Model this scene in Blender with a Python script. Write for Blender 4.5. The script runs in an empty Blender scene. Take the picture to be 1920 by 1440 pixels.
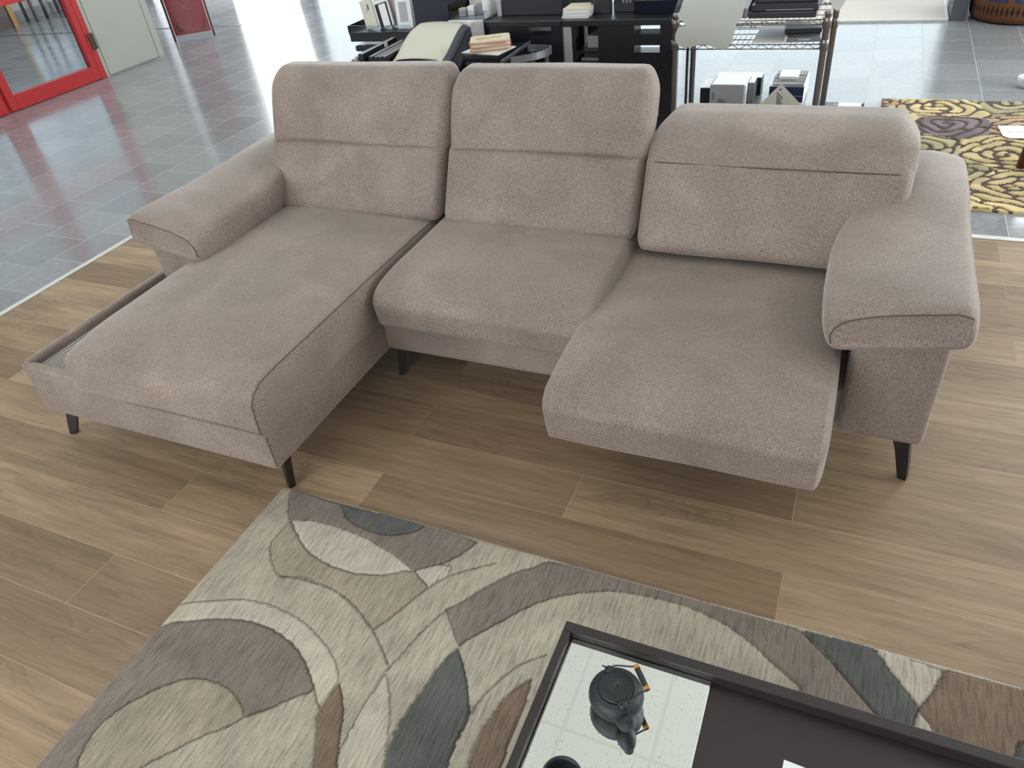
import bpy, bmesh, math, random
import numpy as np
from mathutils import Vector, Matrix
from mathutils.bvhtree import BVHTree

S = bpy.context.scene
COL = S.collection
random.seed(4); RNG = np.random.default_rng(4)

# ------------------------------------------------------------------ camera, world, light, exposure
CAM_H = 1.56
cam_d = bpy.data.cameras.new('camera'); cam = bpy.data.objects.new('camera', cam_d); COL.objects.link(cam)
RT = Vector((0.91399052, 0.39286239, -0.10139265)); UP = Vector((-0.16616756, 0.59042475, 0.78980185)); FW = Vector((-0.37014818, 0.70502323, -0.60492361))
M = Matrix(((RT.x, UP.x, -FW.x), (RT.y, UP.y, -FW.y), (RT.z, UP.z, -FW.z))).to_4x4()
M.translation = (0, 0, CAM_H)
cam.matrix_world = M
cam_d.sensor_width = 36.0; cam_d.lens = 36.0 * 1372.9 / 1920.0; cam_d.clip_start = 0.02; cam_d.clip_end = 200
S.camera = cam
S.view_settings.view_transform = 'Standard'; S.view_settings.look = 'None'
S.view_settings.gamma = 1.0; S.view_settings.use_curve_mapping = False
S.view_settings.exposure = 0.64

W = bpy.data.worlds.new('daylight'); S.world = W; W.use_nodes = True
bg = W.node_tree.nodes['Background']; bg.inputs['Color'].default_value = (0.97, 0.985, 1.0, 1); bg.inputs['Strength'].default_value = 7.0

def area(name, loc, rot, sx, sy, power, color=(1, 1, 1), portal=False):
    l = bpy.data.lights.new(name, 'AREA'); l.shape = 'RECTANGLE'; l.size = sx; l.size_y = sy; l.energy = power; l.color = color
    o = bpy.data.objects.new(name, l); COL.objects.link(o); o.location = loc; o.rotation_euler = rot
    if portal: l.cycles.is_portal = True
    return o
HC = 3.8            # ceiling height
BACK_Y = 9.5; FRONT_Y = -4.5; LEFT_X = -11.4; RIGHT_X = 5.0; PART_X = -6.76
P2 = math.pi / 2
area('portal_back', (-3.4, BACK_Y, 1.9), (-P2, 0, 0), 8.2, 3.8, 1, portal=True)
area('portal_back_door', (-8.25, BACK_Y, 1.6), (-P2, 0, 0), 1.21, 3.2, 1, portal=True)
area('portal_front', (-2.5, FRONT_Y, 1.7), (P2, 0, 0), 6.0, 1.8, 1, portal=True)
area('portal_back_right', (3.3, BACK_Y, 1.75), (-P2, 0, 0), 3.0, 2.9, 1, portal=True)
area('portal_left', (LEFT_X, 5.5, 1.8), (0, -P2, 0), 2.8, 7.0, 1, portal=True)
area('portal_right', (RIGHT_X, 4.0, 1.8), (0, P2, 0), 2.6, 4.0, 1, portal=True)

# ------------------------------------------------------------------ helpers
def lin(c):
    if isinstance(c, (int, float)): c = (c, c, c)
    return tuple(((v / 255) / 12.92 if v <= 10.31 else ((v / 255 + 0.055) / 1.055) ** 2.4) for v in c)

class NT:
    def __init__(s, name):
        s.m = bpy.data.materials.new(name); s.m.use_nodes = True; s.t = s.m.node_tree; s.n = s.t.nodes; s.l = s.t.links
        s.b = s.n['Principled BSDF']
    def node(s, typ, **kw):
        x = s.n.new(typ)
        ins = kw.pop('ins', {})
        for k, v in kw.items(): setattr(x, k, v)
        for k, v in ins.items(): s.put(x.inputs[k], v)
        return x
    def put(s, sock, v):
        if isinstance(v, bpy.types.NodeSocket): s.l.new(v, sock)
        elif isinstance(v, (tuple, list)) and len(v) == 3 and sock.type == 'RGBA': sock.default_value = (*v, 1)
        else: sock.default_value = v
    def coord(s, scale=(1, 1, 1), rot=(0, 0, 0), loc=(0, 0, 0), kind='Object'):
        tc = s.node('ShaderNodeTexCoord')
        mp = s.node('ShaderNodeMapping', ins={'Vector': tc.outputs[kind], 'Scale': scale, 'Rotation': rot, 'Location': loc})
        return mp.outputs[0]
    def noise(s, vec, scale, detail=2, rough=0.5, dist=0.0):
        return s.node('ShaderNodeTexNoise', ins={'Vector': vec, 'Scale': scale, 'Detail': detail, 'Roughness': rough, 'Distortion': dist}).outputs[0]
    def ramp(s, fac, stops, interp='LINEAR'):
        r = s.node('ShaderNodeValToRGB', ins={'Fac': fac}); r.color_ramp.interpolation = interp
        e = r.color_ramp.elements
        while len(e) < len(stops): e.new(0.5)
        for i, (p, c) in enumerate(stops):
            e[i].position = p; e[i].color = (c, c, c, 1) if isinstance(c, (int, float)) else (*c, 1)
        return r.outputs[0]
    def mix(s, fac, a, b, blend='MIX'):
        x = s.node('ShaderNodeMix', data_type='RGBA', blend_type=blend)
        s.put(x.inputs[0], fac); s.put(x.inputs[6], a); s.put(x.inputs[7], b)
        return x.outputs[2]
    def math(s, op, a, b=0.5):
        x = s.node('ShaderNodeMath', operation=op); s.put(x.inputs[0], a); s.put(x.inputs[1], b); return x.outputs[0]
    def bump(s, h, strength=0.3, dist=0.01, prev=None):
        b = s.node('ShaderNodeBump', ins={'Height': h, 'Strength': strength, 'Distance': dist})
        if prev: s.l.new(prev, b.inputs['Normal'])
        s.l.new(b.outputs[0], s.b.inputs['Normal']); return b.outputs[0]
    def set(s, **kw):
        for k, v in kw.items(): s.put(s.b.inputs[k.replace('_', ' ')], v)
        return s.m

def simple(name, c, rough=0.5, metal=0.0, var=0.06, scale=25, **kw):
    t = NT(name); v = t.coord()
    n = t.noise(v, scale, 3)
    L = lin(c)
    col = t.mix(n, tuple(x * (1 - var) for x in L), tuple(min(1, x * (1 + var)) for x in L))
    t.set(Base_Color=col, Roughness=rough, Metallic=metal, **kw)
    return t.m

def link(o, parent=None):
    COL.objects.link(o)
    if parent is not None: o.parent = parent
    return o
def origin_of(p):
    v = Vector((0, 0, 0))
    while p is not None: v += p.location; p = p.parent
    return v

class MB:
    """collects shapes in world metres and links them as one mesh object"""
    def __init__(s): s.v = []; s.f = []; s.sm = []
    def add(s, verts, faces, smooth=False):
        k = len(s.v); s.v += [tuple(map(float, p)) for p in verts]; s.f += [tuple(i + k for i in f) for f in faces]; s.sm += [smooth] * len(faces); return s
    def box(s, x0, x1, y0, y1, z0, z1, bev=0.0, T=None):
        bm = bmesh.new(); bmesh.ops.create_cube(bm, size=1)
        for v in bm.verts: v.co = ((x0 + x1) / 2 + v.co.x * (x1 - x0), (y0 + y1) / 2 + v.co.y * (y1 - y0), (z0 + z1) / 2 + v.co.z * (z1 - z0))
        if bev > 0: bmesh.ops.bevel(bm, geom=list(bm.edges), offset=min(bev, 0.49 * min(x1 - x0, y1 - y0, z1 - z0)), segments=2, profile=0.5, affect='EDGES')
        bm.verts.index_update()
        vs = [v.co.copy() for v in bm.verts]
        if T is not None: vs = [T @ v for v in vs]
        s.add(vs, [[v.index for v in f.verts] for f in bm.faces]); bm.free(); return s
    def loft(s, secs, cap=True, smooth=True, closed=True):
        n = len(secs[0]); vs = [p for q in secs for p in q]; fs = []
        for a in range(len(secs) - 1):
            for i in range(n if closed else n - 1):
                j = (i + 1) % n; fs.append((a * n + i, a * n + j, a * n + n + j, a * n + n + i))
        s.add(vs, fs, smooth)
        if cap and closed:
            for q, rev in ((secs[0], True), (secs[-1], False)):
                idx = list(range(n)); s.add(q, [idx[::-1] if rev else idx], False)
        return s
    def tube(s, pts, r, n=8, smooth=True, flat=1.0, closed=False):
        P = [Vector(p) for p in pts]; m = len(P); secs = []; up = None
        for i in range(m):
            if closed: d = (P[(i + 1) % m] - P[i - 1])
            else: d = (P[min(i + 1, m - 1)] - P[max(i - 1, 0)])
            d.normalize()
            if up is None:
                up = Vector((0, 0, 1)) if abs(d.z) < 0.9 else Vector((1, 0, 0))
            sd = d.cross(up).normalized(); up = sd.cross(d).normalized()
            rr = r[i] if isinstance(r, (list, tuple)) else r
            secs.append([tuple(P[i] + sd * (rr * math.cos(2 * math.pi * k / n)) + up * (rr * flat * math.sin(2 * math.pi * k / n))) for k in range(n)])
        if closed: secs.append(secs[0])
        return s.loft(secs, cap=not closed, smooth=smooth)
    def lathe(s, prof, c=(0, 0, 0), n=32, smooth=True, cap=True):
        return s.loft([[(c[0] + r * math.cos(2 * math.pi * k / n), c[1] + r * math.sin(2 * math.pi * k / n), c[2] + z) for k in range(n)] for r, z in prof], cap=cap, smooth=smooth)
    def prism(s, poly, axis, a, b, bev=0.0):
        """poly in the two other axes, extruded from a to b along axis"""
        def P(p, t): return {0: (t, p[0], p[1]), 1: (p[0], t, p[1]), 2: (p[0], p[1], t)}[axis]
        return s.loft([[P(p, a) for p in poly], [P(p, b) for p in poly]], smooth=False)
    def xf(s, T): s.v = [tuple(T @ Vector(p)) for p in s.v]; return s
    def build(s, name, mat, parent=None, weld=True, local=False, props=None):
        me = bpy.data.meshes.new(name)
        o0 = Vector((0, 0, 0)) if local else origin_of(parent)
        me.from_pydata([(p[0] - o0.x, p[1] - o0.y, p[2] - o0.z) for p in s.v], [], s.f)
        me.polygons.foreach_set('use_smooth', s.sm); me.update()
        bm = bmesh.new(); bm.from_mesh(me)
        if weld: bmesh.ops.remove_doubles(bm, verts=bm.verts, dist=1e-5)
        bmesh.ops.recalc_face_normals(bm, faces=bm.faces); bm.to_mesh(me); bm.free()
        me.materials.append(mat)
        o = bpy.data.objects.new(name, me); link(o, parent)
        for k, v in (props or {}).items(): o[k] = v
        return o

def tag(o, label, cat, group=None):
    o['label'] = label; o['category'] = cat
    if group: o['group'] = group
    return o
def thing(name, label, cat, loc, group=None):
    o = bpy.data.objects.new(name, None); o.empty_display_size = 0.1; link(o); o.location = loc
    return tag(o, label, cat, group)
def struct(o): o['kind'] = 'structure'; return o

def soft(x0, x1, y0, y1, z0, z1, r, deform=None, k=6, m=(26, 26, 8)):
    """rounded cushion; r = radii for the six sides (x-, x+, y-, y+, z-, z+)"""
    lo = (x0, y0, z0); hi = (x1, y1, z1)
    axf = []
    for a in range(3):
        rn, rp = r[2 * a], r[2 * a + 1]
        th = np.linspace(math.pi / 4, 0, k + 1)[:-1]
        f = np.concatenate([np.full(k, lo[a] + rn), np.linspace(lo[a] + rn, hi[a] - rp, m[a] + 1), np.full(k, hi[a] - rp)])
        o = np.concatenate([-np.tan(th), np.zeros(m[a] + 1), np.tan(th[::-1])])
        axf.append((f, o))
    vs = []; fs = []
    for a in range(3):
        b, c = (a + 1) % 3, (a + 2) % 3
        for sg in (-1, 1):
            fb, ob = axf[b]; fc, oc = axf[c]
            nb, nc = len(fb), len(fc)
            F = np.zeros((nb, nc, 3)); O = np.zeros((nb, nc, 3))
            F[..., a] = (lo[a] + r[2 * a]) if sg < 0 else (hi[a] - r[2 * a + 1]); O[..., a] = sg
            F[..., b] = fb[:, None]; O[..., b] = ob[:, None]; F[..., c] = fc[None, :]; O[..., c] = oc[None, :]
            D = O / np.linalg.norm(O, axis=-1, keepdims=True)
            R = np.zeros_like(D)
            for q in range(3): R[..., q] = np.where(D[..., q] < 0, r[2 * q], r[2 * q + 1])
            Pn = (F + D * R).reshape(-1, 3)
            kk = len(vs); vs += [tuple(p) for p in Pn]
            for i in range(nb - 1):
                for j in range(nc - 1):
                    q = (kk + i * nc + j, kk + (i + 1) * nc + j, kk + (i + 1) * nc + j + 1, kk + i * nc + j + 1)
                    fs.append(q if sg > 0 else q[::-1])
    V = np.array(vs)
    if deform is not None: V = deform(V)
    mb = MB(); mb.add(V, fs, True); return mb
def sstep(a, b, x):
    t = np.clip((x - a) / (b - a), 0, 1); return t * t * (3 - 2 * t)

def seam(obj, pts, mat, parent, r=0.0016, sub=14, name='seam', lift=0.0004):
    """a stitched seam line lying on the surface of obj (pts in world metres)"""
    o0 = origin_of(obj)
    bm = bmesh.new(); bm.from_mesh(obj.data); tree = BVHTree.FromBMesh(bm)
    out = []
    P = [Vector(p) - o0 for p in pts]
    for i in range(len(P) - 1):
        for t in range(sub): out.append(P[i].lerp(P[i + 1], t / sub))
    out.append(P[-1]); q = []
    for p in out:
        co, n, _, _ = tree.find_nearest(p)
        q.append(tuple(co + n * lift + o0))
    bm.free()
    return MB().tube(q, r, 6).build(name, mat, parent, weld=False)
def copy_thing(o, loc=None, label=None, rotz=None):
    c = o.copy(); COL.objects.link(c)
    if loc is not None: c.location = loc
    if rotz is not None: c.rotation_euler.z = rotz
    if label: c['label'] = label
    for ch in list(o.children):
        d = ch.copy(); COL.objects.link(d); d.parent = c
    return c
def smooth_poly(pts, sub=5, closed=True):
    P = [np.array(p, float) for p in pts]; n = len(P); out = []
    for i in range(n if closed else n - 1):
        if closed: a, b, c, d = P[i - 1], P[i], P[(i + 1) % n], P[(i + 2) % n]
        else: a, b, c, d = P[max(i - 1, 0)], P[i], P[i + 1], P[min(i + 2, n - 1)]
        u = (b - a); w = (d - c); v = (c - b)
        def sharp(p, q): return np.dot(p, q) < 0.45 * np.linalg.norm(p) * np.linalg.norm(q) + 1e-12
        t1 = v * 1.0 if sharp(u, v) else (c - a) / 2
        t2 = v * 1.0 if sharp(v, w) else (d - b) / 2
        for k in range(sub):
            t = k / sub; h = 2 * t**3 - 3 * t**2 + 1, t**3 - 2 * t**2 + t, -2 * t**3 + 3 * t**2, t**3 - t**2
            out.append(h[0] * b + h[1] * t1 + h[2] * c + h[3] * t2)
    if not closed: out.append(P[-1])
    return np.array(out)
def inside(poly, X, Y):
    r = np.zeros(X.shape, bool); n = len(poly)
    for i in range(n):
        x1, y1 = poly[i]; x2, y2 = poly[(i + 1) % n]
        if y1 == y2: continue
        c = ((y1 > Y) != (y2 > Y)) & (X < (x2 - x1) * (Y - y1) / (y2 - y1) + x1)
        r ^= c
    return r
def grid_mesh(name, xs, ys, Z, color, mat, parent=None, base=0.0):
    """height-field carpet: top surface Z[y,x], skirts down to base, colour attribute 'pattern' (linear)"""
    nx, ny = len(xs), len(ys)
    X, Y = np.meshgrid(xs, ys); o0 = origin_of(parent)
    V = np.stack([X - o0.x, Y - o0.y, Z - o0.z], -1).reshape(-1, 3)
    C = color.reshape(-1, 3)
    ii = (np.arange(ny - 1)[:, None] * nx + np.arange(nx - 1)[None, :]).reshape(-1)
    F = np.stack([ii, ii + 1, ii + nx + 1, ii + nx], 1)
    ring = np.concatenate([np.arange(nx), np.arange(1, ny) * nx + nx - 1, (ny - 1) * nx + np.arange(nx - 2, -1, -1), np.arange(ny - 2, 0, -1) * nx])
    Vb = V[ring].copy(); Vb[:, 2] = base - o0.z
    nb = len(ring); b0 = len(V)
    k = np.arange(nb); k2 = (k + 1) % nb
    Fs = np.stack([ring[k], b0 + k, b0 + k2, ring[k2]], 1)
    V = np.concatenate([V, Vb]); C = np.concatenate([C, C[ring]]); F = np.concatenate([F, Fs])
    me = bpy.data.meshes.new(name)
    me.vertices.add(len(V)); me.vertices.foreach_set('co', V.astype(np.float32).ravel())
    me.loops.add(F.size); me.loops.foreach_set('vertex_index', F.astype(np.int32).ravel())
    me.polygons.add(len(F)); me.polygons.foreach_set('loop_start', np.arange(0, F.size, 4, dtype=np.int32)); me.polygons.foreach_set('loop_total', np.full(len(F), 4, np.int32))
    me.polygons.foreach_set('use_smooth', np.ones(len(F), bool))
    at = me.color_attributes.new('pattern', 'FLOAT_COLOR', 'POINT')
    at.data.foreach_set('color', np.concatenate([C, np.ones((len(C), 1))], 1).astype(np.float32).ravel())
    me.update(); me.validate(); me.materials.append(mat)
    o = bpy.data.objects.new(name, me); link(o, parent); return o

FONT = None
def text(body, size, T, mat, parent, name='printed_text', align='LEFT'):
    c = bpy.data.curves.new(name, 'FONT'); c.body = body; c.size = size; c.align_x = align; c.extrude = 0.0002
    tmp = bpy.data.objects.new(name, c)
    me = bpy.data.meshes.new_from_object(tmp); bpy.data.objects.remove(tmp)
    o0 = origin_of(parent)
    for v in me.vertices: v.co = (T @ v.co) - o0
    me.materials.clear(); me.materials.append(mat)
    o = bpy.data.objects.new(name, me); link(o, parent); return o

# ------------------------------------------------------------------ materials
def mat_fabric():
    t = NT('taupe_chenille'); v = t.coord()
    vs = t.coord(scale=(1, 1, 0.55))
    n1 = t.noise(vs, 430, 2, 0.7); n2 = t.noise(v, 110, 3, 0.6); n3 = t.noise(v, 4.2, 3, 0.55, 0.6)
    c = t.ramp(n1, [(0.30, lin((78, 66, 61))), (0.46, lin((134, 119, 111))), (0.60, lin((147, 132, 124))), (0.76, lin((182, 167, 158)))])
    c = t.mix(t.math('MULTIPLY', t.math('SUBTRACT', n2, 0.5), 0.5), c, lin((205, 190, 180)), 'MIX')
    sh = t.ramp(n3, [(0.28, 0.80), (0.50, 0.97), (0.74, 1.20)])
    c = t.mix(1.0, c, sh, 'MULTIPLY')
    t.bump(t.math('ADD', n1, t.math('MULTIPLY', n2, 0.5)), 0.35, 0.002)
    return t.set(Base_Color=c, Roughness=0.62, Sheen_Weight=0.45, Sheen_Roughness=0.4, Sheen_Tint=(1.0, 0.96, 0.93), Specular_IOR_Level=0.32)
FABRIC = mat_fabric()
SEAM = simple('seam_thread', (84, 72, 66), 0.9)
LEGMAT = simple('black_coated_metal', (34, 30, 29), 0.35)
BLACK = simple('black_laminate', (27, 29, 38), 0.35)
NAVY = simple('navy_board', (28, 32, 52), 0.45)
DARKPLAST = simple('dark_plastic', (36, 38, 46), 0.3)
WHITE = simple('white_card', (232, 234, 235), 0.6, var=0.02)
CREAM = simple('cream_paper', (208, 205, 192), 0.6, var=0.03)
GREYCARD = simple('grey_card', (176, 172, 175), 0.6, var=0.02)
GREYMETAL = simple('brushed_grey_metal', (140, 143, 150), 0.35, 0.7)
PALEPOST = simple('pale_grey_post', (168, 172, 180), 0.4)
CHROME = simple('dull_chrome', (136, 130, 127), 0.3, 0.8)
STRIPM = simple('white_metal_strip', (212, 214, 210), 0.35)
RED = simple('red_painted_metal', (180, 46, 48), 0.35)
GREENGREY = simple('pale_green_grey_paint', (168, 171, 160), 0.45, var=0.03, scale=4)
WALLM = simple('white_wall_paint', (225, 226, 226), 0.8, var=0.02, scale=3)
WALLG = simple('grey_wall_paint', (170, 172, 176), 0.8, var=0.03, scale=3)
WALLD = simple('dim_wall_paint', (120, 122, 128), 0.8, var=0.03, scale=3)
DARKGREY = simple('dark_grey_paint', (84, 85, 94), 0.5)
ESPRESSO = None

def mat_wood():
    t = NT('oak_plank_floor')
    # plank pitch 0.1778 m across Y, 1.185 m long along X, half-bond joints
    tcO = t.node('ShaderNodeTexCoord').outputs['Object']
    mp = t.node('ShaderNodeMapping', ins={'Vector': tcO, 'Location': (11.85 - 0.0207, 3.556 + 0.1778 - 1.2895 % 0.1778, 0)}).outputs[0]
    br = t.node('ShaderNodeTexBrick', offset=0.5, offset_frequency=2, squash=1.0, ins={'Vector': mp, 'Color1': (0, 0, 0), 'Color2': (1, 1, 1), 'Mortar': (0.5, 0.5, 0.5), 'Scale': 1.0, 'Mortar Size': 0.0007, 'Mortar Smooth': 0.2, 'Bias': 0.0, 'Brick Width': 1.185, 'Row Height': 0.1778})
    rnd = t.node('ShaderNodeSeparateColor', ins={'Color': br.outputs['Color']}).outputs[0]
    off = t.node('ShaderNodeCombineXYZ', ins={'X': t.math('MULTIPLY', rnd, 37.0), 'Y': t.math('MULTIPLY', rnd, 91.0), 'Z': t.math('MULTIPLY', rnd, 13.0)}).outputs[0]
    vv = t.node('ShaderNodeVectorMath', operation='ADD', ins={0: tcO, 1: off}).outputs[0]
    g1v = t.node('ShaderNodeMapping', ins={'Vector': vv, 'Scale': (2.0, 26.0, 1)}).outputs[0]
    g2v = t.node('ShaderNodeMapping', ins={'Vector': vv, 'Scale': (1.5, 7.0, 1)}).outputs[0]
    g3v = t.node('ShaderNodeMapping', ins={'Vector': vv, 'Scale': (6.0, 160.0, 1)}).outputs[0]
    fig = t.noise(g2v, 1.1, 2, 0.5, 0.6)
    rings = t.node('ShaderNodeMath', operation='FRACT', ins={0: t.math('MULTIPLY', fig, 17.0)}).outputs[0]
    rings = t.ramp(rings, [(0.0, 0.30), (0.12, 0.7), (0.8, 0.55), (1.0, 0.30)])
    knot = t.ramp(t.noise(g2v, 0.9, 1, 0.5), [(0.46, 0.0), (0.66, 1.0)])
    fine = t.noise(g1v, 1.6, 5, 0.62); pores = t.noise(g3v, 1.0, 2, 0.6)
    base = t.mix(rnd, lin((140, 118, 96)), lin((177, 154, 127)))
    c = t.mix(t.ramp(fine, [(0.30, 0.0), (0.70, 1.0)]), t.mix(1.0, base, (0.72, 0.70, 0.68), 'MULTIPLY'), t.mix(1.0, base, (1.16, 1.15, 1.13), 'MULTIPLY'))
    c = t.mix(t.math('MULTIPLY', t.math('SUBTRACT', 1.0, rings), t.math('ADD', 0.16, t.math('MULTIPLY', knot, 0.62))), c, lin((92, 72, 57)))
    c = t.mix(t.ramp(pores, [(0.58, 0.0), (0.76, 0.5)]), c, lin((92, 72, 58)))
    big = t.noise(tcO, 1.4, 2); c = t.mix(1.0, c, t.ramp(big, [(0.3, 0.90), (0.7, 1.08)]), 'MULTIPLY')
    c = t.mix(t.math('MULTIPLY', br.outputs['Fac'], t.ramp(t.noise(tcO, 0.9, 1), [(0.40, 0.15), (0.58, 0.85)])), c, lin((196, 176, 150)))
    t.bump(t.math('SUBTRACT', t.math('MULTIPLY', fine, 0.15), br.outputs['Fac']), 0.25, 0.0015)
    return t.set(Base_Color=c, Roughness=t.math('ADD', 0.34, t.math('MULTIPLY', fine, 0.16)), Specular_IOR_Level=0.5)
WOOD = mat_wood()

def mat_tile():
    t = NT('grey_slate_tile'); tcO = t.node('ShaderNodeTexCoord').outputs['Object']
    sw = t.node('ShaderNodeSeparateXYZ', ins={0: tcO})
    P = 0.3135
    u = t.math('ADD', sw.outputs['Y'], 40 * P - 6.228 % P); w = t.math('ADD', sw.outputs['X'], 61 * P - 0.0302)
    uv = t.node('ShaderNodeCombineXYZ', ins={'X': u, 'Y': w}).outputs[0]
    br = t.node('ShaderNodeTexBrick', offset=0.33, offset_frequency=2, ins={'Vector': uv, 'Color1': (0, 0, 0), 'Color2': (1, 1, 1), 'Mortar': (0.5, 0.5, 0.5), 'Scale': 1.0, 'Mortar Size': 0.0019, 'Mortar Smooth': 0.15, 'Bias': 0.0, 'Brick Width': P, 'Row Height': P})
    rnd = t.node('ShaderNodeSeparateColor', ins={'Color': br.outputs['Color']}).outputs[0]
    n = t.noise(tcO, 30, 4, 0.6); n2 = t.noise(tcO, 260, 3, 0.6)
    c = t.mix(rnd, lin((138, 141, 145)), lin((154, 156, 160)))
    c = t.mix(1.0, c, t.ramp(n, [(0.3, 0.88), (0.7, 1.10)]), 'MULTIPLY')
    c = t.mix(1.0, c, t.ramp(n2, [(0.28, 0.72), (0.5, 1.0), (0.8, 1.12)]), 'MULTIPLY')
    c = t.mix(br.outputs['Fac'], c, lin((176, 178, 177)))
    h = t.math('ADD', t.math('MULTIPLY', n2, 0.20), t.math('MULTIPLY', t.noise(tcO, 5, 2), 1.2))
    t.bump(t.math('SUBTRACT', h, t.math('MULTIPLY', br.outputs['Fac'], 0.8)), 0.12, 0.002)
    r = t.mix(br.outputs['Fac'], (0.13, 0.13, 0.13), (0.5, 0.5, 0.5))
    return t.set(Base_Color=c, Roughness=t.math('ADD', 0.16, t.math('MULTIPLY', br.outputs['Fac'], 0.3)), Specular_IOR_Level=0.6)
TILE = mat_tile()

def mat_ceiling():
    t = NT('acoustic_ceiling_tile'); tcO = t.node('ShaderNodeTexCoord').outputs['Object']
    mp = t.node('ShaderNodeMapping', ins={'Vector': tcO, 'Location': (1.113 + 60 * 0.594, -2.219 + 1.2 * 20, 0)}).outputs[0]
    br = t.node('ShaderNodeTexBrick', offset=0.0, offset_frequency=1, ins={'Vector': mp, 'Color1': (1, 1, 1), 'Color2': (0.97, 0.97, 0.97), 'Mortar': (0, 0, 0), 'Scale': 1.0, 'Mortar Size': 0.012, 'Mortar Smooth': 0.02, 'Brick Width': 0.594, 'Row Height': 1.2})
    sp = t.noise(t.node('ShaderNodeMapping', ins={'Vector': tcO, 'Scale': (75, 30, 1)}).outputs[0], 1.0, 3, 0.7)
    c = t.mix(t.ramp(sp, [(0.625, 0.0), (0.69, 0.8)]), lin((247, 247, 241)), lin((160, 160, 155)))
    c = t.mix(br.outputs['Fac'], c, lin((237, 236, 230)))
    t.bump(br.outputs['Fac'], 0.4, 0.006)
    return t.set(Base_Color=c, Roughness=0.9)
CEILING = mat_ceiling()

def mat_glass(name, tint, rough=0.0):
    t = NT(name); n = t.noise(t.coord(), 3, 1)
    c = t.mix(n, tuple(x * 0.98 for x in tint), tint)
    return t.set(Base_Color=c, Roughness=rough, IOR=1.05, Transmission_Weight=1.0, Specular_IOR_Level=0.5)
def mat_sheet_glass(name, tint, refl=0.06):
    """thin window sheet: see-through with a faint reflection"""
    t = NT(name); n = t.noise(t.coord(), 3, 1)
    tr = t.node('ShaderNodeBsdfTransparent', ins={'Color': t.mix(n, tuple(x * 0.985 for x in tint), tint)})
    gl = t.node('ShaderNodeBsdfGlossy', ins={'Color': (1, 1, 1), 'Roughness': 0.02})
    fr = t.node('ShaderNodeFresnel', ins={'IOR': 1.35})
    mx = t.node('ShaderNodeMixShader', ins={0: fr.outputs[0], 1: tr.outputs[0], 2: gl.outputs[0]})
    t.l.new(mx.outputs[0], t.n['Material Output'].inputs['Surface']); return t.m
GLASS_CLEAR = mat_sheet_glass('clear_window_glass', (0.95, 0.97, 0.97))
GLASS_TINT = mat_sheet_glass('tinted_window_glass', (0.44, 0.47, 0.485))
GLASS_BLUE = mat_sheet_glass('blue_tinted_window_glass', (0.30, 0.325, 0.345))  # bluish tint chosen to weaken the light from the added left window
GLASS_DOOR = mat_sheet_glass('door_glass', (0.86, 0.89, 0.90))
ACRYLIC = mat_sheet_glass('clear_acrylic', (0.86, 0.88, 0.90))

def mat_rug(name, streak=True):
    t = NT(name); a = t.node('ShaderNodeAttribute', attribute_name='pattern').outputs['Color']
    v = t.coord(); 
    ms = t.coord(scale=(170, 15, 1)); n1 = t.noise(ms, 1.0, 3, 0.65)
    n2 = t.noise(v, 420, 2, 0.7); n3 = t.noise(v, 9, 3, 0.5)
    if streak:
        f = t.math('MULTIPLY', t.ramp(n1, [(0.28, 0.60), (0.5, 1.0), (0.72, 1.24)]), t.ramp(n2, [(0.25, 0.78), (0.5, 1.0), (0.78, 1.15)]))
    else:
        f = t.ramp(n2, [(0.25, 0.72), (0.5, 1.0), (0.78, 1.18)])
    f = t.math('MULTIPLY', f, t.ramp(n3, [(0.3, 0.88), (0.7, 1.12)]))
    c = t.mix(1.0, a, f, 'MULTIPLY')
    t.bump(t.math('ADD', n1, n2), 0.5, 0.003)
    return t.set(Base_Color=c, Roughness=1.0, Sheen_Weight=0.15, Specular_IOR_Level=0.1)
RUGM = mat_rug('carved_rug_pile'); RUGM2 = mat_rug('rose_rug_pile', False)
def mat_espresso():
    t = NT('dark_espresso_veneer'); v = t.coord(scale=(4, 60, 4)); n = t.noise(v, 1.0, 4, 0.6)
    c = t.mix(n, lin((37, 30, 32)), lin((50, 41, 44)))
    return t.set(Base_Color=c, Roughness=0.42)
ESPRESSO = mat_espresso()
MIRROR = simple('mirror_glass', (238, 243, 240), 0.0, 1.0, var=0.003)
def mat_iron():
    t = NT('cast_iron'); v = t.coord(); n = t.noise(v, 350, 3)
    t.bump(n, 0.25, 0.001)
    return t.set(Base_Color=t.mix(n, lin((27, 31, 36)), lin((42, 47, 53))), Roughness=0.5, Specular_IOR_Level=0.5)
IRON = mat_iron()
RATTAN = simple('orange_cane_binding', (186, 128, 62), 0.5)
DARKCANE = simple('black_cane_wrap', (32, 32, 34), 0.5)
def mat_pale_wood():
    t = NT('pale_bleached_wood'); v = t.coord(scale=(1.2, 30, 1)); n = t.noise(v, 1.0, 4, 0.6)
    return t.set(Base_Color=t.mix(n, lin((196, 180, 166)), lin((222, 208, 194))), Roughness=0.45)
PALEWOOD = mat_pale_wood()
LACQ = simple('dark_red_lacquer', (126, 28, 38), 0.25)
GILT = simple('faded_gilt', (128, 92, 52), 0.4, 0.3)
CHARWOOD = simple('dark_brown_wood', (66, 46, 38), 0.4)
BROWNWOOD = simple('chestnut_wood', (98, 52, 32), 0.35)
ORANGEWOOD = simple('orange_pine', (190, 140, 80), 0.5)
LINER = None
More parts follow.
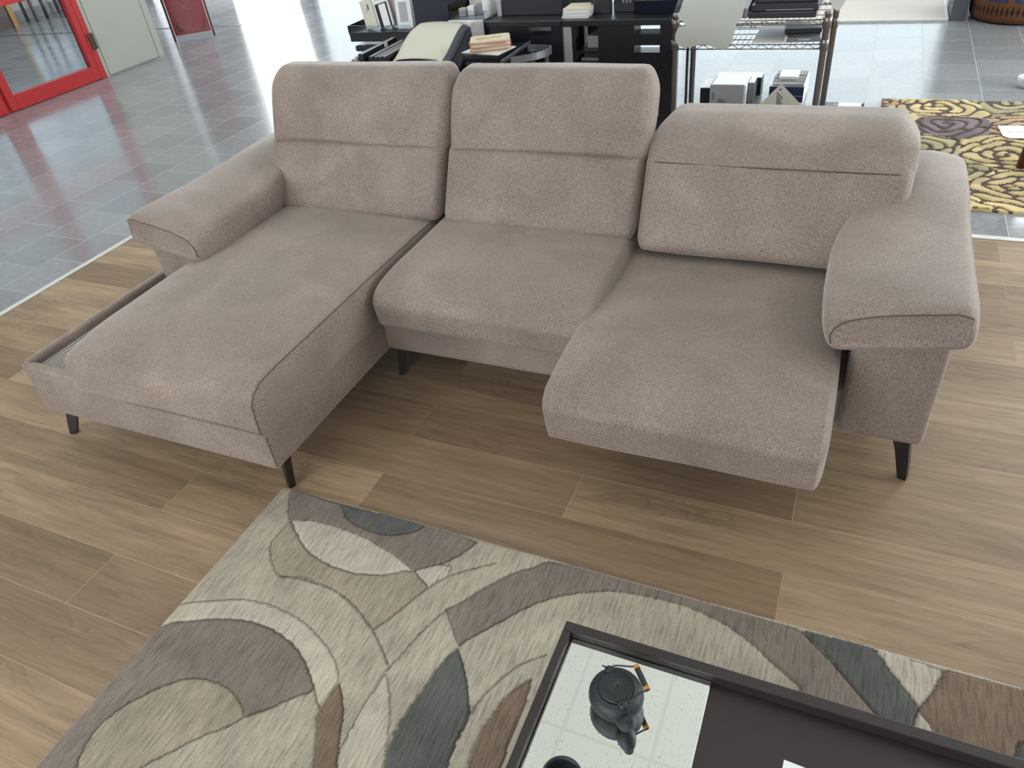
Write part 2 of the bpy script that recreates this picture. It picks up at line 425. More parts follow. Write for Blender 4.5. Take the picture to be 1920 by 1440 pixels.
def mat_liner():
    t = NT('ribbed_grey_liner'); v = t.coord(); s = t.node('ShaderNodeSeparateXYZ', ins={0: v})
    w = t.math('SINE', t.math('MULTIPLY', s.outputs['X'], 360.0)); r = t.ramp(w, [(0.2, 0.55), (0.7, 1.0)])
    t.bump(w, 0.4, 0.003)
    return t.set(Base_Color=t.mix(1.0, lin((178, 172, 168)), r, 'MULTIPLY'), Roughness=0.9)
LINER = mat_liner()
REDPRINT = simple('red_print', (176, 60, 50), 0.6)
SWATCHC = simple('swatch_cream', (214, 204, 178), 0.7); SWATCHR = simple('swatch_rose', (206, 142, 132), 0.7)
TEXTINK = simple('grey_ink', (96, 94, 96), 0.7)
FOAM = simple('pale_grey_foam', (196, 200, 198), 0.7, var=0.015)
YELLOW = simple('yellow_card', (200, 150, 60), 0.6)
BLUEBOX = simple('navy_box_card', (24, 34, 78), 0.4)
KILIMO = None
def mat_kilim():
    t = NT('kilim_weave'); v = t.coord(); s = t.node('ShaderNodeSeparateXYZ', ins={0: v})
    ang = t.math('ARCTAN2', s.outputs['Y'], s.outputs['X']); z = s.outputs['Z']
    def frac(x): return t.node('ShaderNodeMath', operation='FRACT', ins={0: x}).outputs[0]
    a = frac(t.math('ADD', t.math('MULTIPLY', ang, 1.75), 10.36))       # big panels
    tri = t.math('ABSOLUTE', t.math('SUBTRACT', a, 0.5))
    edge = t.math('SUBTRACT', t.math('MULTIPLY', t.math('SUBTRACT', 0.46, z), 0.36), 0.0)
    isor = t.math('GREATER_THAN', tri, t.math('SUBTRACT', 0.5, edge))
    c = t.mix(isor, t.mix(t.noise(v, 18, 2), lin((22, 28, 52)), lin((60, 78, 116))), lin((122, 70, 34)))
    xa = t.math('ABSOLUTE', t.math('SUBTRACT', tri, 0.0)); xz = t.math('ABSOLUTE', t.math('SUBTRACT', z, 0.28))
    cross = t.math('LESS_THAN', t.math('ABSOLUTE', t.math('SUBTRACT', t.math('MULTIPLY', xa, 0.9), xz)), 0.016)
    near = t.math('LESS_THAN', xz, 0.075)
    c = t.mix(t.math('MULTIPLY', cross, near), c, lin((156, 140, 116)))
    b = frac(t.math('ADD', t.math('MULTIPLY', ang, 10.0), 10.0)); bb = t.math('ABSOLUTE', t.math('SUBTRACT', b, 0.5))
    dz = t.math('MULTIPLY', t.math('ABSOLUTE', t.math('SUBTRACT', z, 0.095)), 9.0)
    dia = t.math('LESS_THAN', t.math('ADD', bb, dz), 0.34)
    band = t.math('LESS_THAN', z, 0.155)
    c = t.mix(band, c, t.mix(dia, lin((106, 68, 40)), lin((48, 24, 20))))
    c = t.mix(1.0, c, t.ramp(t.noise(v, 160, 2), [(0.3, 0.8), (0.7, 1.15)]), 'MULTIPLY')
    return t.set(Base_Color=c, Roughness=0.95)
KILIM = mat_kilim()
LEAF = simple('leaf_green', (92, 120, 56), 0.5, var=0.2)
def emis(name, c, s):
    t = NT(name); n = t.noise(t.coord(), 2, 1)
    return t.set(Base_Color=lin((240, 240, 240)), Emission_Color=t.mix(n, tuple(x * 0.99 for x in c), c), Emission_Strength=s)
FILL_GLOW = emis('fill_panel_glow', (1.0, 0.98, 0.95), 3.6)  # glow of the added overhead panels, put in for extra top light

# ------------------------------------------------------------------ the room
struct(MB().box(-3.467, RIGHT_X, FRONT_Y, 3.264, -0.05, 0.0).build('floor', WOOD))
fl = MB().box(LEFT_X, -3.467, FRONT_Y, BACK_Y, -0.05, 0.0).box(-3.467, RIGHT_X, 3.264, BACK_Y, -0.05, 0.0)
struct(fl.build('floor_tiled', TILE))
ts = MB().box(-3.495, -3.462, FRONT_Y, 3.29, 0.0, 0.004, 0.0015).box(-3.467, RIGHT_X, 3.262, 3.292, 0.0, 0.004, 0.0015)
struct(ts.build('trim_1', STRIPM))
struct(MB().box(LEFT_X, RIGHT_X, FRONT_Y, BACK_Y, HC, HC + 0.1).build('ceiling', CEILING))
lights = [(x, y) for x in (-9.6, -5.0, -2.6, 2.7) for y in (-2.6, 0.6, 4.4, 7.4)]  # unseen glowing panels added overhead to light the sofa tops
for i, (x, y) in enumerate(lights):
    cx = -1.113 + 0.594 * (round((x + 1.113) / 0.594) + 0.5); cy = 2.219 + 1.2 * (round((y - 2.219) / 1.2) + 0.5)
    L = MB().box(cx - 0.29, cx + 0.29, cy - 0.59, cy + 0.59, HC - 0.025, HC - 0.001, 0.004).build('fill_panel', WHITE)
    tag(L, 'added white fill-light panel under the acoustic tile ceiling', 'fill light panel', 'added fill-light panels')
    MB().box(cx - 0.265, cx + 0.265, cy - 0.565, cy + 0.565, HC - 0.03, HC - 0.0255).build('fill_face', FILL_GLOW, L)
# back wall with a bright doorway, a narrow gap and a long tinted shop window
bw = MB()
for a, b in ((LEFT_X, -10.47), (-10.32, -8.85), (-7.64, -7.45), (0.70, 1.80), (4.80, RIGHT_X)): bw.box(a, b, BACK_Y, BACK_Y + 0.2, 0, HC)
bw.box(-10.47, -10.32, BACK_Y, BACK_Y + 0.2, 3.2, HC).box(-8.85, -7.64, BACK_Y, BACK_Y + 0.2, 3.2, HC)
bw.box(1.80, 4.80, BACK_Y, BACK_Y + 0.2, 0, 0.3).box(1.80, 4.80, BACK_Y, BACK_Y + 0.2, 3.2, HC)
struct(bw.build('wall_back', WALLG))
w4 = MB()
for x in (1.80, 3.28, 4.75): w4.box(x, x + 0.05, BACK_Y + 0.03, BACK_Y + 0.1, 0.3, 3.2)
w4 = struct(w4.build('window_4', GREYMETAL)); struct(MB().box(1.80, 4.80, BACK_Y + 0.06, BACK_Y + 0.066, 0.3, 3.2).build('pane', GLASS_CLEAR, w4))
wi = MB()
for x in (-7.45, -4.75, -2.05, 0.66): wi.box(x, x + 0.05, BACK_Y + 0.03, BACK_Y + 0.1, 0, HC)
wi.box(-7.45, 0.70, BACK_Y + 0.03, BACK_Y + 0.1, 0, 0.06).box(-7.45, 0.70, BACK_Y + 0.03, BACK_Y + 0.1, 2.5, 2.56)
w1 = struct(wi.build('window_1', GREYMETAL)); struct(MB().box(-7.45, 0.70, BACK_Y + 0.06, BACK_Y + 0.066, 0.05, HC).build('pane', GLASS_TINT, w1))
fr = MB(); fr.box(LEFT_X, -5.5, FRONT_Y - 0.2, FRONT_Y, 0, HC).box(0.5, RIGHT_X, FRONT_Y - 0.2, FRONT_Y, 0, HC).box(-5.5, 0.5, FRONT_Y - 0.2, FRONT_Y, 0, 0.8).box(-5.5, 0.5, FRONT_Y - 0.2, FRONT_Y, 2.6, HC)
struct(fr.build('wall_front', WALLM))
w2 = MB()
for x in (-5.5, -2.53, 0.45): w2.box(x, x + 0.05, FRONT_Y - 0.12, FRONT_Y - 0.06, 0.8, 2.6)
w2 = struct(w2.build('fill_window_2', GREYMETAL)); struct(MB().box(-5.5, 0.5, FRONT_Y - 0.1, FRONT_Y - 0.094, 0.8, 2.6).build('pane', GLASS_CLEAR, w2))  # unseen window added behind the camera for front fill light
rw = MB(); rw.box(RIGHT_X, RIGHT_X + 0.2, FRONT_Y, 2.0, 0, HC).box(RIGHT_X, RIGHT_X + 0.2, 6.0, BACK_Y, 0, HC).box(RIGHT_X, RIGHT_X + 0.2, 2.0, 6.0, 0, 0.5).box(RIGHT_X, RIGHT_X + 0.2, 2.0, 6.0, 3.1, HC)
struct(rw.build('wall_right', WALLM))
w3 = MB()
for y in (2.0, 3.97, 5.95): w3.box(RIGHT_X + 0.06, RIGHT_X + 0.12, y, y + 0.05, 0.5, 3.1)
w3 = struct(w3.build('fill_window_3', GREYMETAL)); struct(MB().box(RIGHT_X + 0.09, RIGHT_X + 0.096, 2.0, 6.0, 0.5, 3.1).build('pane', GLASS_CLEAR, w3))  # unseen right-hand window, added to let more daylight onto the sofa
lw = MB().box(LEFT_X - 0.2, LEFT_X, FRONT_Y, 2.0, 0, HC).box(LEFT_X - 0.2, LEFT_X, 9.0, BACK_Y, 0, HC).box(LEFT_X - 0.2, LEFT_X, 2.0, 9.0, 0, 0.4).box(LEFT_X - 0.2, LEFT_X, 2.0, 9.0, 3.2, HC)
struct(lw.build('wall_left', WALLM))
w5 = MB()
for y in (2.0, 4.3, 6.65, 8.95): w5.box(LEFT_X - 0.12, LEFT_X - 0.06, y, y + 0.05, 0.4, 3.2)
w5 = struct(w5.build('fill_window_5', GREYMETAL)); struct(MB().box(LEFT_X - 0.1, LEFT_X - 0.094, 2.0, 9.0, 0.4, 3.2).build('pane', GLASS_BLUE, w5))  # unseen window added to brighten the room behind the red doors
# partition with the red shop doors and the pale door leaf
X0, X1 = PART_X - 0.08, PART_X
pt = MB().box(X0, X1, FRONT_Y, 3.20, 0, HC).box(X0, X1, 3.20, 6.04, 2.25, HC)
struct(pt.build('wall_partition', GREENGREY))
def red_door(y0, y1, name):
    f = MB(); a, b = X0 + 0.01, X1 + 0.008
    f.box(a, b, y0, y0 + 0.075, 0.005, 2.2, 0.006).box(a, b, y1 - 0.06, y1, 0.005, 2.2, 0.006)
    f.box(a, b, y0 + 0.075, y1 - 0.06, 0.005, 0.128, 0.003).box(a, b, y0 + 0.075, y1 - 0.06, 0.775, 0.90, 0.003).box(a, b, y0 + 0.075, y1 - 0.06, 2.09, 2.2, 0.003)
    d = struct(f.build(name, RED))
    struct(MB().box(X0 + 0.035, X0 + 0.043, y0 + 0.07, y1 - 0.055, 0.12, 2.1).build('pane', GLASS_DOOR, d))
    return d
d1 = red_door(4.205, 5.205, 'door_1')
MB().box(X1, X1 + 0.03, 5.215, 5.275, 0.26, 0.40, 0.006).build('hinge', CHARWOOD, d1)
red_door(3.20, 4.165, 'door_2')
struct(MB().box(X0, X1 - 0.02, 4.165, 4.205, 0, 2.25).box(X0, X1 + 0.012, 5.205, 5.262, 0.0, 2.25, 0.008).build('trim_2', RED))
d3 = struct(MB().box(X0, X1 - 0.015, 5.262, 6.04, 0.0, 2.25).box(X0 + 0.02, X1, 5.31, 5.955, 0.012, 2.2, 0.003).box(X0, X1, 5.262, 5.302, 0.0, 2.25, 0.003).box(X0, X1, 5.963, 6.04, 0.0, 2.25, 0.003).build('door_3', GREENGREY))
# room behind the doors: a dark floor joint and a low white wall
J = Vector((-10.68, 6.976)); K = Vector((-9.223, 7.108)); D = (K - J).normalized()
A = J - D * 0.8; B = K + D * 2.4
struct(MB().prism([(A.x, A.y), (B.x, B.y), (B.x, B.y + 0.03), (A.x, A.y + 0.03)], 2, 0.0, 0.003).build('trim_3', DARKGREY))
struct(MB().box(LEFT_X, LEFT_X + 0.02, FRONT_Y, BACK_Y, 0.0, 0.14).build('baseboard_left', GREYCARD))

# ------------------------------------------------------------------ the sofa
sofa = thing('sofa', 'taupe fabric corner sofa with chaise, three high backs and one seat slid forward', 'sofa', (-1.0, 1.9, 0))
def crown(V, x0, x1, y0, y1, z0, z1, h):
    u = (V[:, 0] - (x0 + x1) / 2) / ((x1 - x0) / 2); w = (V[:, 1] - (y0 + y1) / 2) / ((y1 - y0) / 2)
    t = np.clip((V[:, 2] - z0) / (z1 - z0), 0, 1)
    V[:, 2] += h * np.clip(1 - u**2, 0, 1)**0.7 * np.clip(1 - w**4, 0, 1) * t
    return V
def rip(V, a=0.003, seed=0):
    r = np.random.default_rng(seed)
    for _ in range(7):
        k = r.normal(size=3) * 7; ph = r.uniform(0, 6.3)
        V[:, 2] += a * 0.35 * np.sin(V @ k + ph); V[:, 1] += a * 0.25 * np.sin(V @ k[::-1] + ph)
    return V
# bases
cb = soft(-2.34, -1.354, 1.076, 2.58, 0.15, 0.285, (.018, .015, .012, .02, .022, .006), lambda V: V)
chaise = cb.build('chaise_base', FABRIC, sofa)
rail = MB().box(-2.345, -2.312, 1.094, 1.80, 0.26, 0.345, 0.012).box(-2.345, -2.06, 1.080, 1.114, 0.26, 0.338, 0.012)
rail.build('rim', FABRIC, chaise)
MB().box(-2.318, -2.06, 1.115, 1.80, 0.283, 0.318).build('tray_liner', LINER, chaise, props={'label': 'ribbed light grey tray lining'})
seam(chaise, [(-1.354, 1.076, 0.28), (-1.354, 1.076, 0.22), (-1.356, 1.078, 0.165)], SEAM, chaise)
mbse = soft(-1.375, 0.09, 1.70, 2.58, 0.15, 0.285, (.035, .015, .03, .02, .03, .006), lambda V: V).build('seat_base', FABRIC, sofa)
soft(-2.28, 0.28, 2.40, 2.62, 0.13, 0.57, (.03, .03, .03, .03, .02, .05), lambda V: V, m=(30, 6, 8)).build('back_frame', FABRIC, sofa)

# seat cushions
def chaise_def(V):
    V = crown(V, -2.10, -1.345, 1.065, 2.25, .285, .445, 0.016)
    t = np.clip((V[:, 2] - .285) / .16, 0, 1.2)
    f = 1 - sstep(0.0, 0.30, V[:, 1] - 1.065)
    V[:, 2] -= (0.026 - .020 * sstep(-1.75, -1.40, V[:, 0])) * f**2 * t
    fl = (1 - sstep(0.0, 0.16, V[:, 0] + 2.138)); V[:, 2] -= 0.012 * fl * t; V[:, 0] += 0.035 * (1 - np.clip(t, 0, 1)) * fl
    V[:, 1] += 0.012 * t * f * (1 - sstep(0, .25, V[:, 1] - 1.065))
    return rip(V, .004, 1)
ch = soft(-2.138, -1.342, 1.060, 2.25, 0.281, 0.45, (.07, .012, .055, .05, .034, .062), chaise_def, m=(36, 50, 10)).build('seat_cushion', FABRIC, sofa)
seam(ch, [(-1.349, 2.2, .449), (-1.349, 1.6, .449), (-1.349, 1.20, .446), (-1.349, 1.12, .440), (-1.349, 1.088, .425), (-1.348, 1.070, .40), (-1.347, 1.062, .36), (-1.346, 1.06, .29)], SEAM, ch)
def mid_def(V):
    V = crown(V, -1.335, -.605, 1.625, 2.25, .285, .445, 0.018)
    t = np.clip((V[:, 2] - .285) / .16, 0, 1.2); f = 1 - sstep(0.0, 0.24, V[:, 1] - 1.625)
    V[:, 2] -= 0.016 * f**2 * t
    V[:, 1] += 0.02 * (1 - t) * f
    return rip(V, .003, 2)
soft(-1.338, -.602, 1.615, 2.25, 0.285, 0.448, (.035, .02, .085, .05, .035, .06), mid_def, m=(34, 30, 10)).build('seat_cushion', FABRIC, sofa)
def right_def(V):
    V = crown(V, -.645, .068, 1.315, 2.25, .25, .43, 0.016)
    t = np.clip((V[:, 2] - .25) / .18, 0, 1.2); f = 1 - sstep(0.0, 0.34, V[:, 1] - 1.315)
    V[:, 2] -= 0.022 * f**1.5 * t
    V[:, 1] += 0.035 * (1 - t) * f
    V[:, 2] -= 0.025 * (1 - t) * (1 - sstep(0, .12, V[:, 1] - 1.315))
    V[:, 2] -= 0.028 * sstep(1.5, 2.05, V[:, 1]) * np.clip(t, 0, 1)
    s = 1 - sstep(1.5, 2.0, V[:, 1])
    V[:, 0] = np.where(V[:, 0] < -.3, V[:, 0] - 0.012 * s, V[:, 0] + 0.004 * s)
    return rip(V, .003, 3)
rs = soft(-.622, .064, 1.312, 2.25, 0.250, 0.420, (.022, .022, .085, .05, .02, .055), right_def, m=(34, 44, 10)).build('seat_cushion', FABRIC, sofa)
seam(rs, [(.07, 1.315, .22), (.07, 1.31, .33), (.072, 1.36, .40)], SEAM, rs)
MB().box(-.56, .0, 1.50, 2.2, .235, .27, .006).build('sliding_seat_frame', DARKPLAST, sofa)

# backs: lower cushion leaning back, separate head cushion above the crease
LEAN = 0.52
def lean(V, y0=2.09, z0=.44): V[:, 1] += (V[:, 2] - z0) * LEAN; return V
def back_low(x0, x1, seed, zb=.415):
    def d(V):
        u = (V[:, 0] - (x0 + x1) / 2) / ((x1 - x0) / 2); t = np.clip((V[:, 2] - .40) / .28, 0, 1)
        fr = np.clip((2.19 - V[:, 1]) / .10, 0, 1)
        V[:, 1] -= 0.014 * np.clip(1 - u**4, 0, 1) * np.sin(np.pi * t)**0.8 * fr
        return rip(lean(V), .003, seed)
    return soft(x0, x1, 2.085, 2.29, zb, .695, (.03, .03, .05, .04, .05, .035), d, m=(34, 8, 16))
def back_head(x0, x1, seed, top=.912, x0t=0.0, x1t=0.0):
    def d(V):
        u = (V[:, 0] - (x0 + x1) / 2) / ((x1 - x0) / 2); t = np.clip((V[:, 2] - .67) / (top - .67), 0, 1)
        V[:, 1] -= 0.018 * np.clip(1 - u**6, 0, 1) * np.clip(1 - (2 * t - .9)**2, 0, 1)
        # rounded top corners as seen from the front
        V[:, 2] -= 0.022 * np.clip((np.abs(u) - .84) / .16, 0, 1)**2 * sstep(.45, 1, t)
        V[:, 0] += np.where(u < 0, x0t, x1t) * t - u * 0.006 * (1 - np.sin(np.pi * np.clip(t, 0, 1)))
        # gathered ends of the crease
        V[:, 2] -= 0.016 * np.clip((np.abs(u) - .70) / .30, 0, 1)**2 * (1 - sstep(0, .35, t))
        w = np.clip(np.abs(u) - .55, 0, 1) * (1 - sstep(0, .2, t)); V[:, 1] += 0.004 * w * np.sin(V[:, 0] * 160)
        return rip(lean(V, z0=.44), .003, seed)
    return soft(x0, x1, 2.085, 2.235, .668, top, (.045, .045, .055, .06, .028, .065), d, m=(40, 8, 20))
for x0, x1, sd in ((-2.085, -1.303, 5), (-1.303, -.597, 6)):
    b = back_low(x0 + (.0 if sd == 5 else .0), x1 - (.012 if sd == 5 else 0.0), sd, .440).build('back_cushion', FABRIC, sofa)
    back_head(x0, x1 + (0.0 if sd == 5 else .012), sd + 10, .914 if sd == 5 else .910, -.028 if sd == 5 else -.012, -.002 if sd == 5 else -.004).build('headrest', FABRIC, b)
b3x0, b3x1 = -.592, .180
b3 = back_low(b3x0, .176, 7)
b3 = b3.build('back_cushion', FABRIC, sofa)
def head3(V):
    u = (V[:, 0] - (b3x0 + b3x1) / 2) / ((b3x1 - b3x0) / 2)
    t = np.clip((V[:, 2] - .66) / .14, 0, 1.1)
    V[:, 2] -= 0.030 * np.clip((np.abs(u) - .80) / .20, 0, 1)**2 * sstep(.4, 1, t)
    V = lean(V)
    V[:, 1] += 0.13 * t**2          # rolled backwards
    V[:, 2] -= 0.042 * t**2
    return rip(V, .003, 9)
h3 = soft(b3x0, b3x1, 2.088, 2.28, .655, .796, (.05, .06, .05, .07, .02, .085), head3, m=(40, 8, 12)).build('headrest', FABRIC, b3)
seam(h3, [(-.58, 2.195, .682), (-.2, 2.19, .682), (.155, 2.195, .682)], SEAM, b3, lift=.0014)

# armrests: upright panel below, thick sloping pad above
def slab(xi, zi, xo, zo, t, n=10, bulge=0.012):
    """closed cross-section from the inner edge (xi,zi) to the outer edge (xo,zo), thickness t, in x-z"""
    a = np.array([xi, zi]); b = np.array([xo, zo]); d = (b - a); L = np.linalg.norm(d); d /= L; nrm = np.array([-d[1], d[0]])
    if nrm[1] < 0: nrm = -nrm
    r = t / 2; pts = []
    for k in range(n + 1):
        s = k / n; pts.append(a + d * (r * .55 + s * (L - 1.1 * r)) + nrm * (r + bulge * math.sin(math.pi * s)))
    for k in range(1, 8):
        th = math.pi * k / 8; pts.append(b - d * r * .55 + nrm * r * math.copysign(abs(math.cos(th))**.75, math.cos(th)) + d * (r * .55) * math.sin(th)**.75)
    for k in range(n + 1):
        s = 1 - k / n; pts.append(a + d * (r * .55 + s * (L - 1.1 * r)) - nrm * r)
    for k in range(1, 8):
        th = math.pi * k / 8; pts.append(a + d * r * .55 - nrm * r * math.copysign(abs(math.cos(th))**.75, math.cos(th)) - d * (r * .55) * math.sin(th)**.75)
    return pts
def arm_pad(mx):
    """stations along y; mx maps the right-hand arm's x to world x"""
    st = [  # y, inner x, inner z(centre), outer x, outer z, thickness
        (1.628, .050, .508, .300, .556, .050), (1.622, .034, .506, .312, .558, .078), (1.628, .022, .503, .322, .558, .098), (1.650, .010, .500, .331, .556, .116),
        (1.70, .002, .500, .336, .552, .126), (1.80, -.004, .502, .337, .545, .130), (1.92, -.006, .504, .337, .540, .130), (2.04, -.002, .508, .336, .540, .130),
        (2.14, .020, .522, .336, .542, .130), (2.22, .060, .545, .336, .545, .126), (2.32, .095, .556, .337, .548, .122), (2.44, .110, .556, .337, .550, .120), (2.55, .112, .552, .337, .548, .115), (2.60, .122, .548, .330, .545, .095), (2.618, .14, .545, .31, .542, .06)]
    ys = np.array([q[0] for q in st]); secs = []
    N = 40; par = np.linspace(0, len(st) - 1, N)
    for q in par:
        i = min(int(q), len(st) - 2); f = q - i
        v = [st[i][j] * (1 - f) + st[i + 1][j] * f for j in range(6)]
        secs.append([(mx(x), v[0], z) for x, z in slab(v[1], v[2], v[3], v[4], v[5])])
    return MB().loft(secs)
def bevel_pad(o):
    m = o.modifiers.new('round', 'SUBSURF'); m.levels = 1; m.render_levels = 1
    for p in o.data.polygons: p.use_smooth = True
AX = -1.982   # mirror: world x = AX - x
for side, mx in (('r', lambda x: x), ('l', lambda x: AX - x)):
    if side == 'r': pn = soft(.088, .302, 1.688, 2.60, .145, .50, (.02, .02, .02, .03, .02, .03), lambda V: V)
    else: pn = soft(-2.322, -2.085, 1.695, 2.60, .30, .53, (.012, .02, .015, .03, .02, .02), lambda V: V)
    panel = pn.build('armrest', FABRIC, sofa)
    pad = arm_pad(mx).build('arm_pad', FABRIC, panel); bevel_pad(pad)
    pts = [(mx(x), y, z) for x, y, z in ((.030, 1.622, .475), (.026, 1.622, .500), (.034, 1.622, .522), (.060, 1.618, .545), (.11, 1.618, .566), (.2, 1.620, .586), (.28, 1.622, .600), (.318, 1.625, .590))]
    seam(pad, pts, SEAM, panel)
MB().box(-2.055, -2.030, 1.86, 2.08, .425, .447, .002).build('metal_strip', STRIPM, sofa, props={'label': 'pale metal strip in the gap beside the chaise'})
# black metal legs: broad at the top, curving out to a slim tip
def leg(tip, dx, dy, rot):
    secs = []
    for z, off, w, d in ((.158, 1.0, .062, .026), (.150, 1.0, .060, .026), (.128, .86, .046, .025), (.100, .62, .037, .024), (.050, .28, .031, .022), (.006, .02, .024, .020), (0.0, 0.0, .021, .018)):
        cx, cy = tip[0] + dx * off, tip[1] + dy * off; c, s = math.cos(rot), math.sin(rot)
        q = [(-w / 2, -d / 2), (w / 2, -d / 2), (w / 2, d / 2), (-w / 2, d / 2)]
        secs.append([(cx + a * c - b * s, cy + a * s + b * c, z) for a, b in q])
    return MB().loft(secs, smooth=False)
for tip, dx, dy, rot in (((-2.366, 1.128), .045, .035, .4), ((-1.419, 1.152), -.006, .03, -.5), ((-1.372, 1.765), .02, .03, .5), ((.284, 1.722), -.03, .02, -.3), ((-2.30, 2.50), .03, -.03, -.4), ((.25, 2.50), -.03, -.03, .4)):
    leg(tip, dx, dy, rot).build('leg', LEGMAT, sofa)

# ------------------------------------------------------------------ carved rug with overlapping circles
PAL = {'0': (170, 162, 147), 'M': (127, 117, 109), 'D': (93, 94, 92), 'L': (184, 176, 162), 'G': (156, 146, 129), 'B': (126, 109, 94)}
POLY = [
('M',[(-1405,1140),(-1202,1126),(-937,1147),(-762,1127),(-760,1115),(-790,1060),(-830,1018),(-877,981),(-957,1011),(-1019,1027),(-1081,1041),(-1181,1047),(-1244,1047),(-1320,1026),(-1355,1060)]),
('D',[(-1205,1125),(-1058,1136),(-932,1148),(-927,1128),(-945,1101),(-994,1074),(-1041,1064),(-1082,1064),(-1137,1075),(-1179,1096)]),
('L',[(-1320,1026),(-1244,1047),(-1181,1047),(-1081,1041),(-1019,1027),(-957,1011),(-877,981),(-948,944),(-997,930),(-1037,922),(-1103,923),(-1162,932),(-1219,953),(-1274,989)]),
('G',[(-877,981),(-816,948),(-844,880),(-868,821),(-889,787),(-970,830),(-1058,858),(-1161,865),(-1229,848),(-1315,922),(-1320,1022),(-1274,989),(-1219,953),(-1162,932),(-1103,923),(-1037,922),(-997,930),(-948,944)]),
('L',[(-877,981),(-830,1018),(-786,1027),(-784,994),(-815,947)]),
('M',[(-664,819),(-739,901),(-709,939),(-672,997),(-620,1062),(-573,1098),(-541,1126),(-392,1143),(-199,1137),(77,1125),(84,1120),(111,1097),(147,1068),(193,1026),(255,958),(302,896),(168,846),(99,966),(84,987),(28,1021),(-16,1052),(-82,1084),(-139,1099),(-191,1105),(-283,1103),(-375,1087),(-478,1037),(-537,987),(-585,928),(-639,858)]),
('D',[(84,1120),(107,1132),(250,1136),(239,1121),(268,1084),(297,1049),(326,1016),(318,987),(311,956),(298,929),(267,936),(256,957),(222,994),(186,1029),(142,1075)]),
('L',[(239,1124),(250,1136),(373,1121),(370,1113),(351,1065),(326,1016),(297,1049),(268,1084)]),
('B',[(373,1125),(521,1133),(659,1137),(633,957),(476,942),(359,957),(344,984),(326,1012),(351,1065)]),
('L',[(324,1005),(344,984),(359,957),(334,955),(311,956),(318,987)]),
('D',[(512,1009),(499,986),(481,944),(586,939),(596,1022)]),
('D',[(-663,811),(-628,774),(-597,732),(-563,669),(-563,617),(-558,552),(-551,520),(-673,474),(-686,503),(-698,548),(-701,614),(-693,682),(-682,760)]),
('B',[(-464,801),(-493,764),(-510,713),(-524,636),(-514,568),(-504,538),(-450,558),(-451,591),(-456,675),(-457,747)]),
('L',[(-1422,679),(-1347,719),(-1255,754),(-1141,759),(-1041,738),(-945,693),(-898,651),(-891,606),(-892,565),(-930,601),(-950,618),(-1014,664),(-1091,694),(-1185,704),(-1261,690),(-1350,655),(-1433,600)]),
('M',[(-1429,603),(-1350,655),(-1261,690),(-1185,704),(-1091,694),(-1014,664),(-950,618),(-933,603),(-970,568),(-1012,523),(-1049,492),(-1085,517),(-1139,535),(-1193,535),(-1244,522),(-1284,492),(-1318,451),(-1349,403),(-1363,352),(-1357,306),(-1336,264),(-1306,223),(-1435,155),(-1436,222),(-1441,369),(-1443,490)]),
('G',[(-1336,264),(-1357,306),(-1363,352),(-1349,403),(-1318,451),(-1284,492),(-1244,522),(-1193,535),(-1139,535),(-1085,517),(-1050,490),(-1067,465),(-1109,424),(-1156,366),(-1197,312),(-1229,252),(-1306,223)]),
('B',[(-887,640),(-839,583),(-808,521),(-780,468),(-763,440),(-812,421),(-829,450),(-862,511),(-890,559)]),
('L',[(-793,696),(-749,641),(-710,567),(-684,504),(-671,475),(-761,441),(-778,469),(-794,504),(-798,558),(-798,633)]),
]
LINES = [[(-679, 1076), (-774, 1003), (-818, 941), (-856, 850), (-889, 787)] ,
[(-1229, 848), (-1142, 857), (-1056, 856), (-970, 830), (-876, 777), (-797, 713)] ,
[(-740, 903), (-767, 827), (-797, 702)] ,
[(-456, 868), (-510, 816), (-550, 734), (-564, 669)] ]
RX0, RX1, RY0, RY1 = -1.432, 1.05, -.55, 1.135
def fine_axis(a, b, lo, hi, step, coarse):
    l = np.arange(a, lo, coarse) if lo > a else np.array([]); m = np.arange(max(a, lo), min(b, hi), step); h = np.arange(min(b, hi), b, coarse) if hi < b else np.array([])
    return np.unique(np.concatenate([l, m, h, [b]]).round(5))
xs = fine_axis(RX0, RX1, RX0, .62, .0042, .04); ys = fine_axis(RY0, RY1, .05, RY1, .0042, .04)
XX, YY = np.meshgrid(xs, ys)
ID = np.zeros(XX.shape, int); cols = [np.array(lin(PAL['0']))]
wob = lambda X, Y: (X + 0.0015 * np.sin(Y * 210) + 0.001 * np.sin(X * 330), Y + 0.0015 * np.sin(X * 190))
WX, WY = XX + .45 * (wob(XX, YY)[0] - XX), YY + .45 * (wob(XX, YY)[1] - YY)
for i, (k, p) in enumerate(POLY):
    p = smooth_poly(np.array(p) / 1000.0)
    b = (WX > p[:, 0].min()) & (WX < p[:, 0].max()) & (WY > p[:, 1].min()) & (WY < p[:, 1].max())
    m = np.zeros(XX.shape, bool); m[b] = inside(p, WX[b], WY[b]); ID[m] = i + 1; cols.append(np.array(lin(PAL[k])))
C = np.array(cols)[ID]
gro = np.zeros(XX.shape, bool)
gro[:, :-1] |= ID[:, :-1] != ID[:, 1:]; gro[:-1] |= ID[:-1] != ID[1:]
for l in LINES:
    p = smooth_poly(np.array(l) / 1000.0, 12, False)
    for a, b in zip(p[:-1], p[1:]):
        d = b - a; L2 = (d @ d) + 1e-12; t = np.clip(((WX - a[0]) * d[0] + (WY - a[1]) * d[1]) / L2, 0, 1)
        gro |= np.hypot(WX - a[0] - t * d[0], WY - a[1] - t * d[1]) < .0028
Z = np.full(XX.shape, .013) + 0.0006 * np.sin(XX * 900 + 3 * np.sin(YY * 40)) * np.sin(YY * 120)
Z += {0: 0}.get(1, 0) + 0.001 * np.isin(ID, [i + 1 for i, (k, _) in enumerate(POLY) if k in 'LD'])
Z[gro] -= .0045; C = np.where(gro[..., None], C * .62, C)
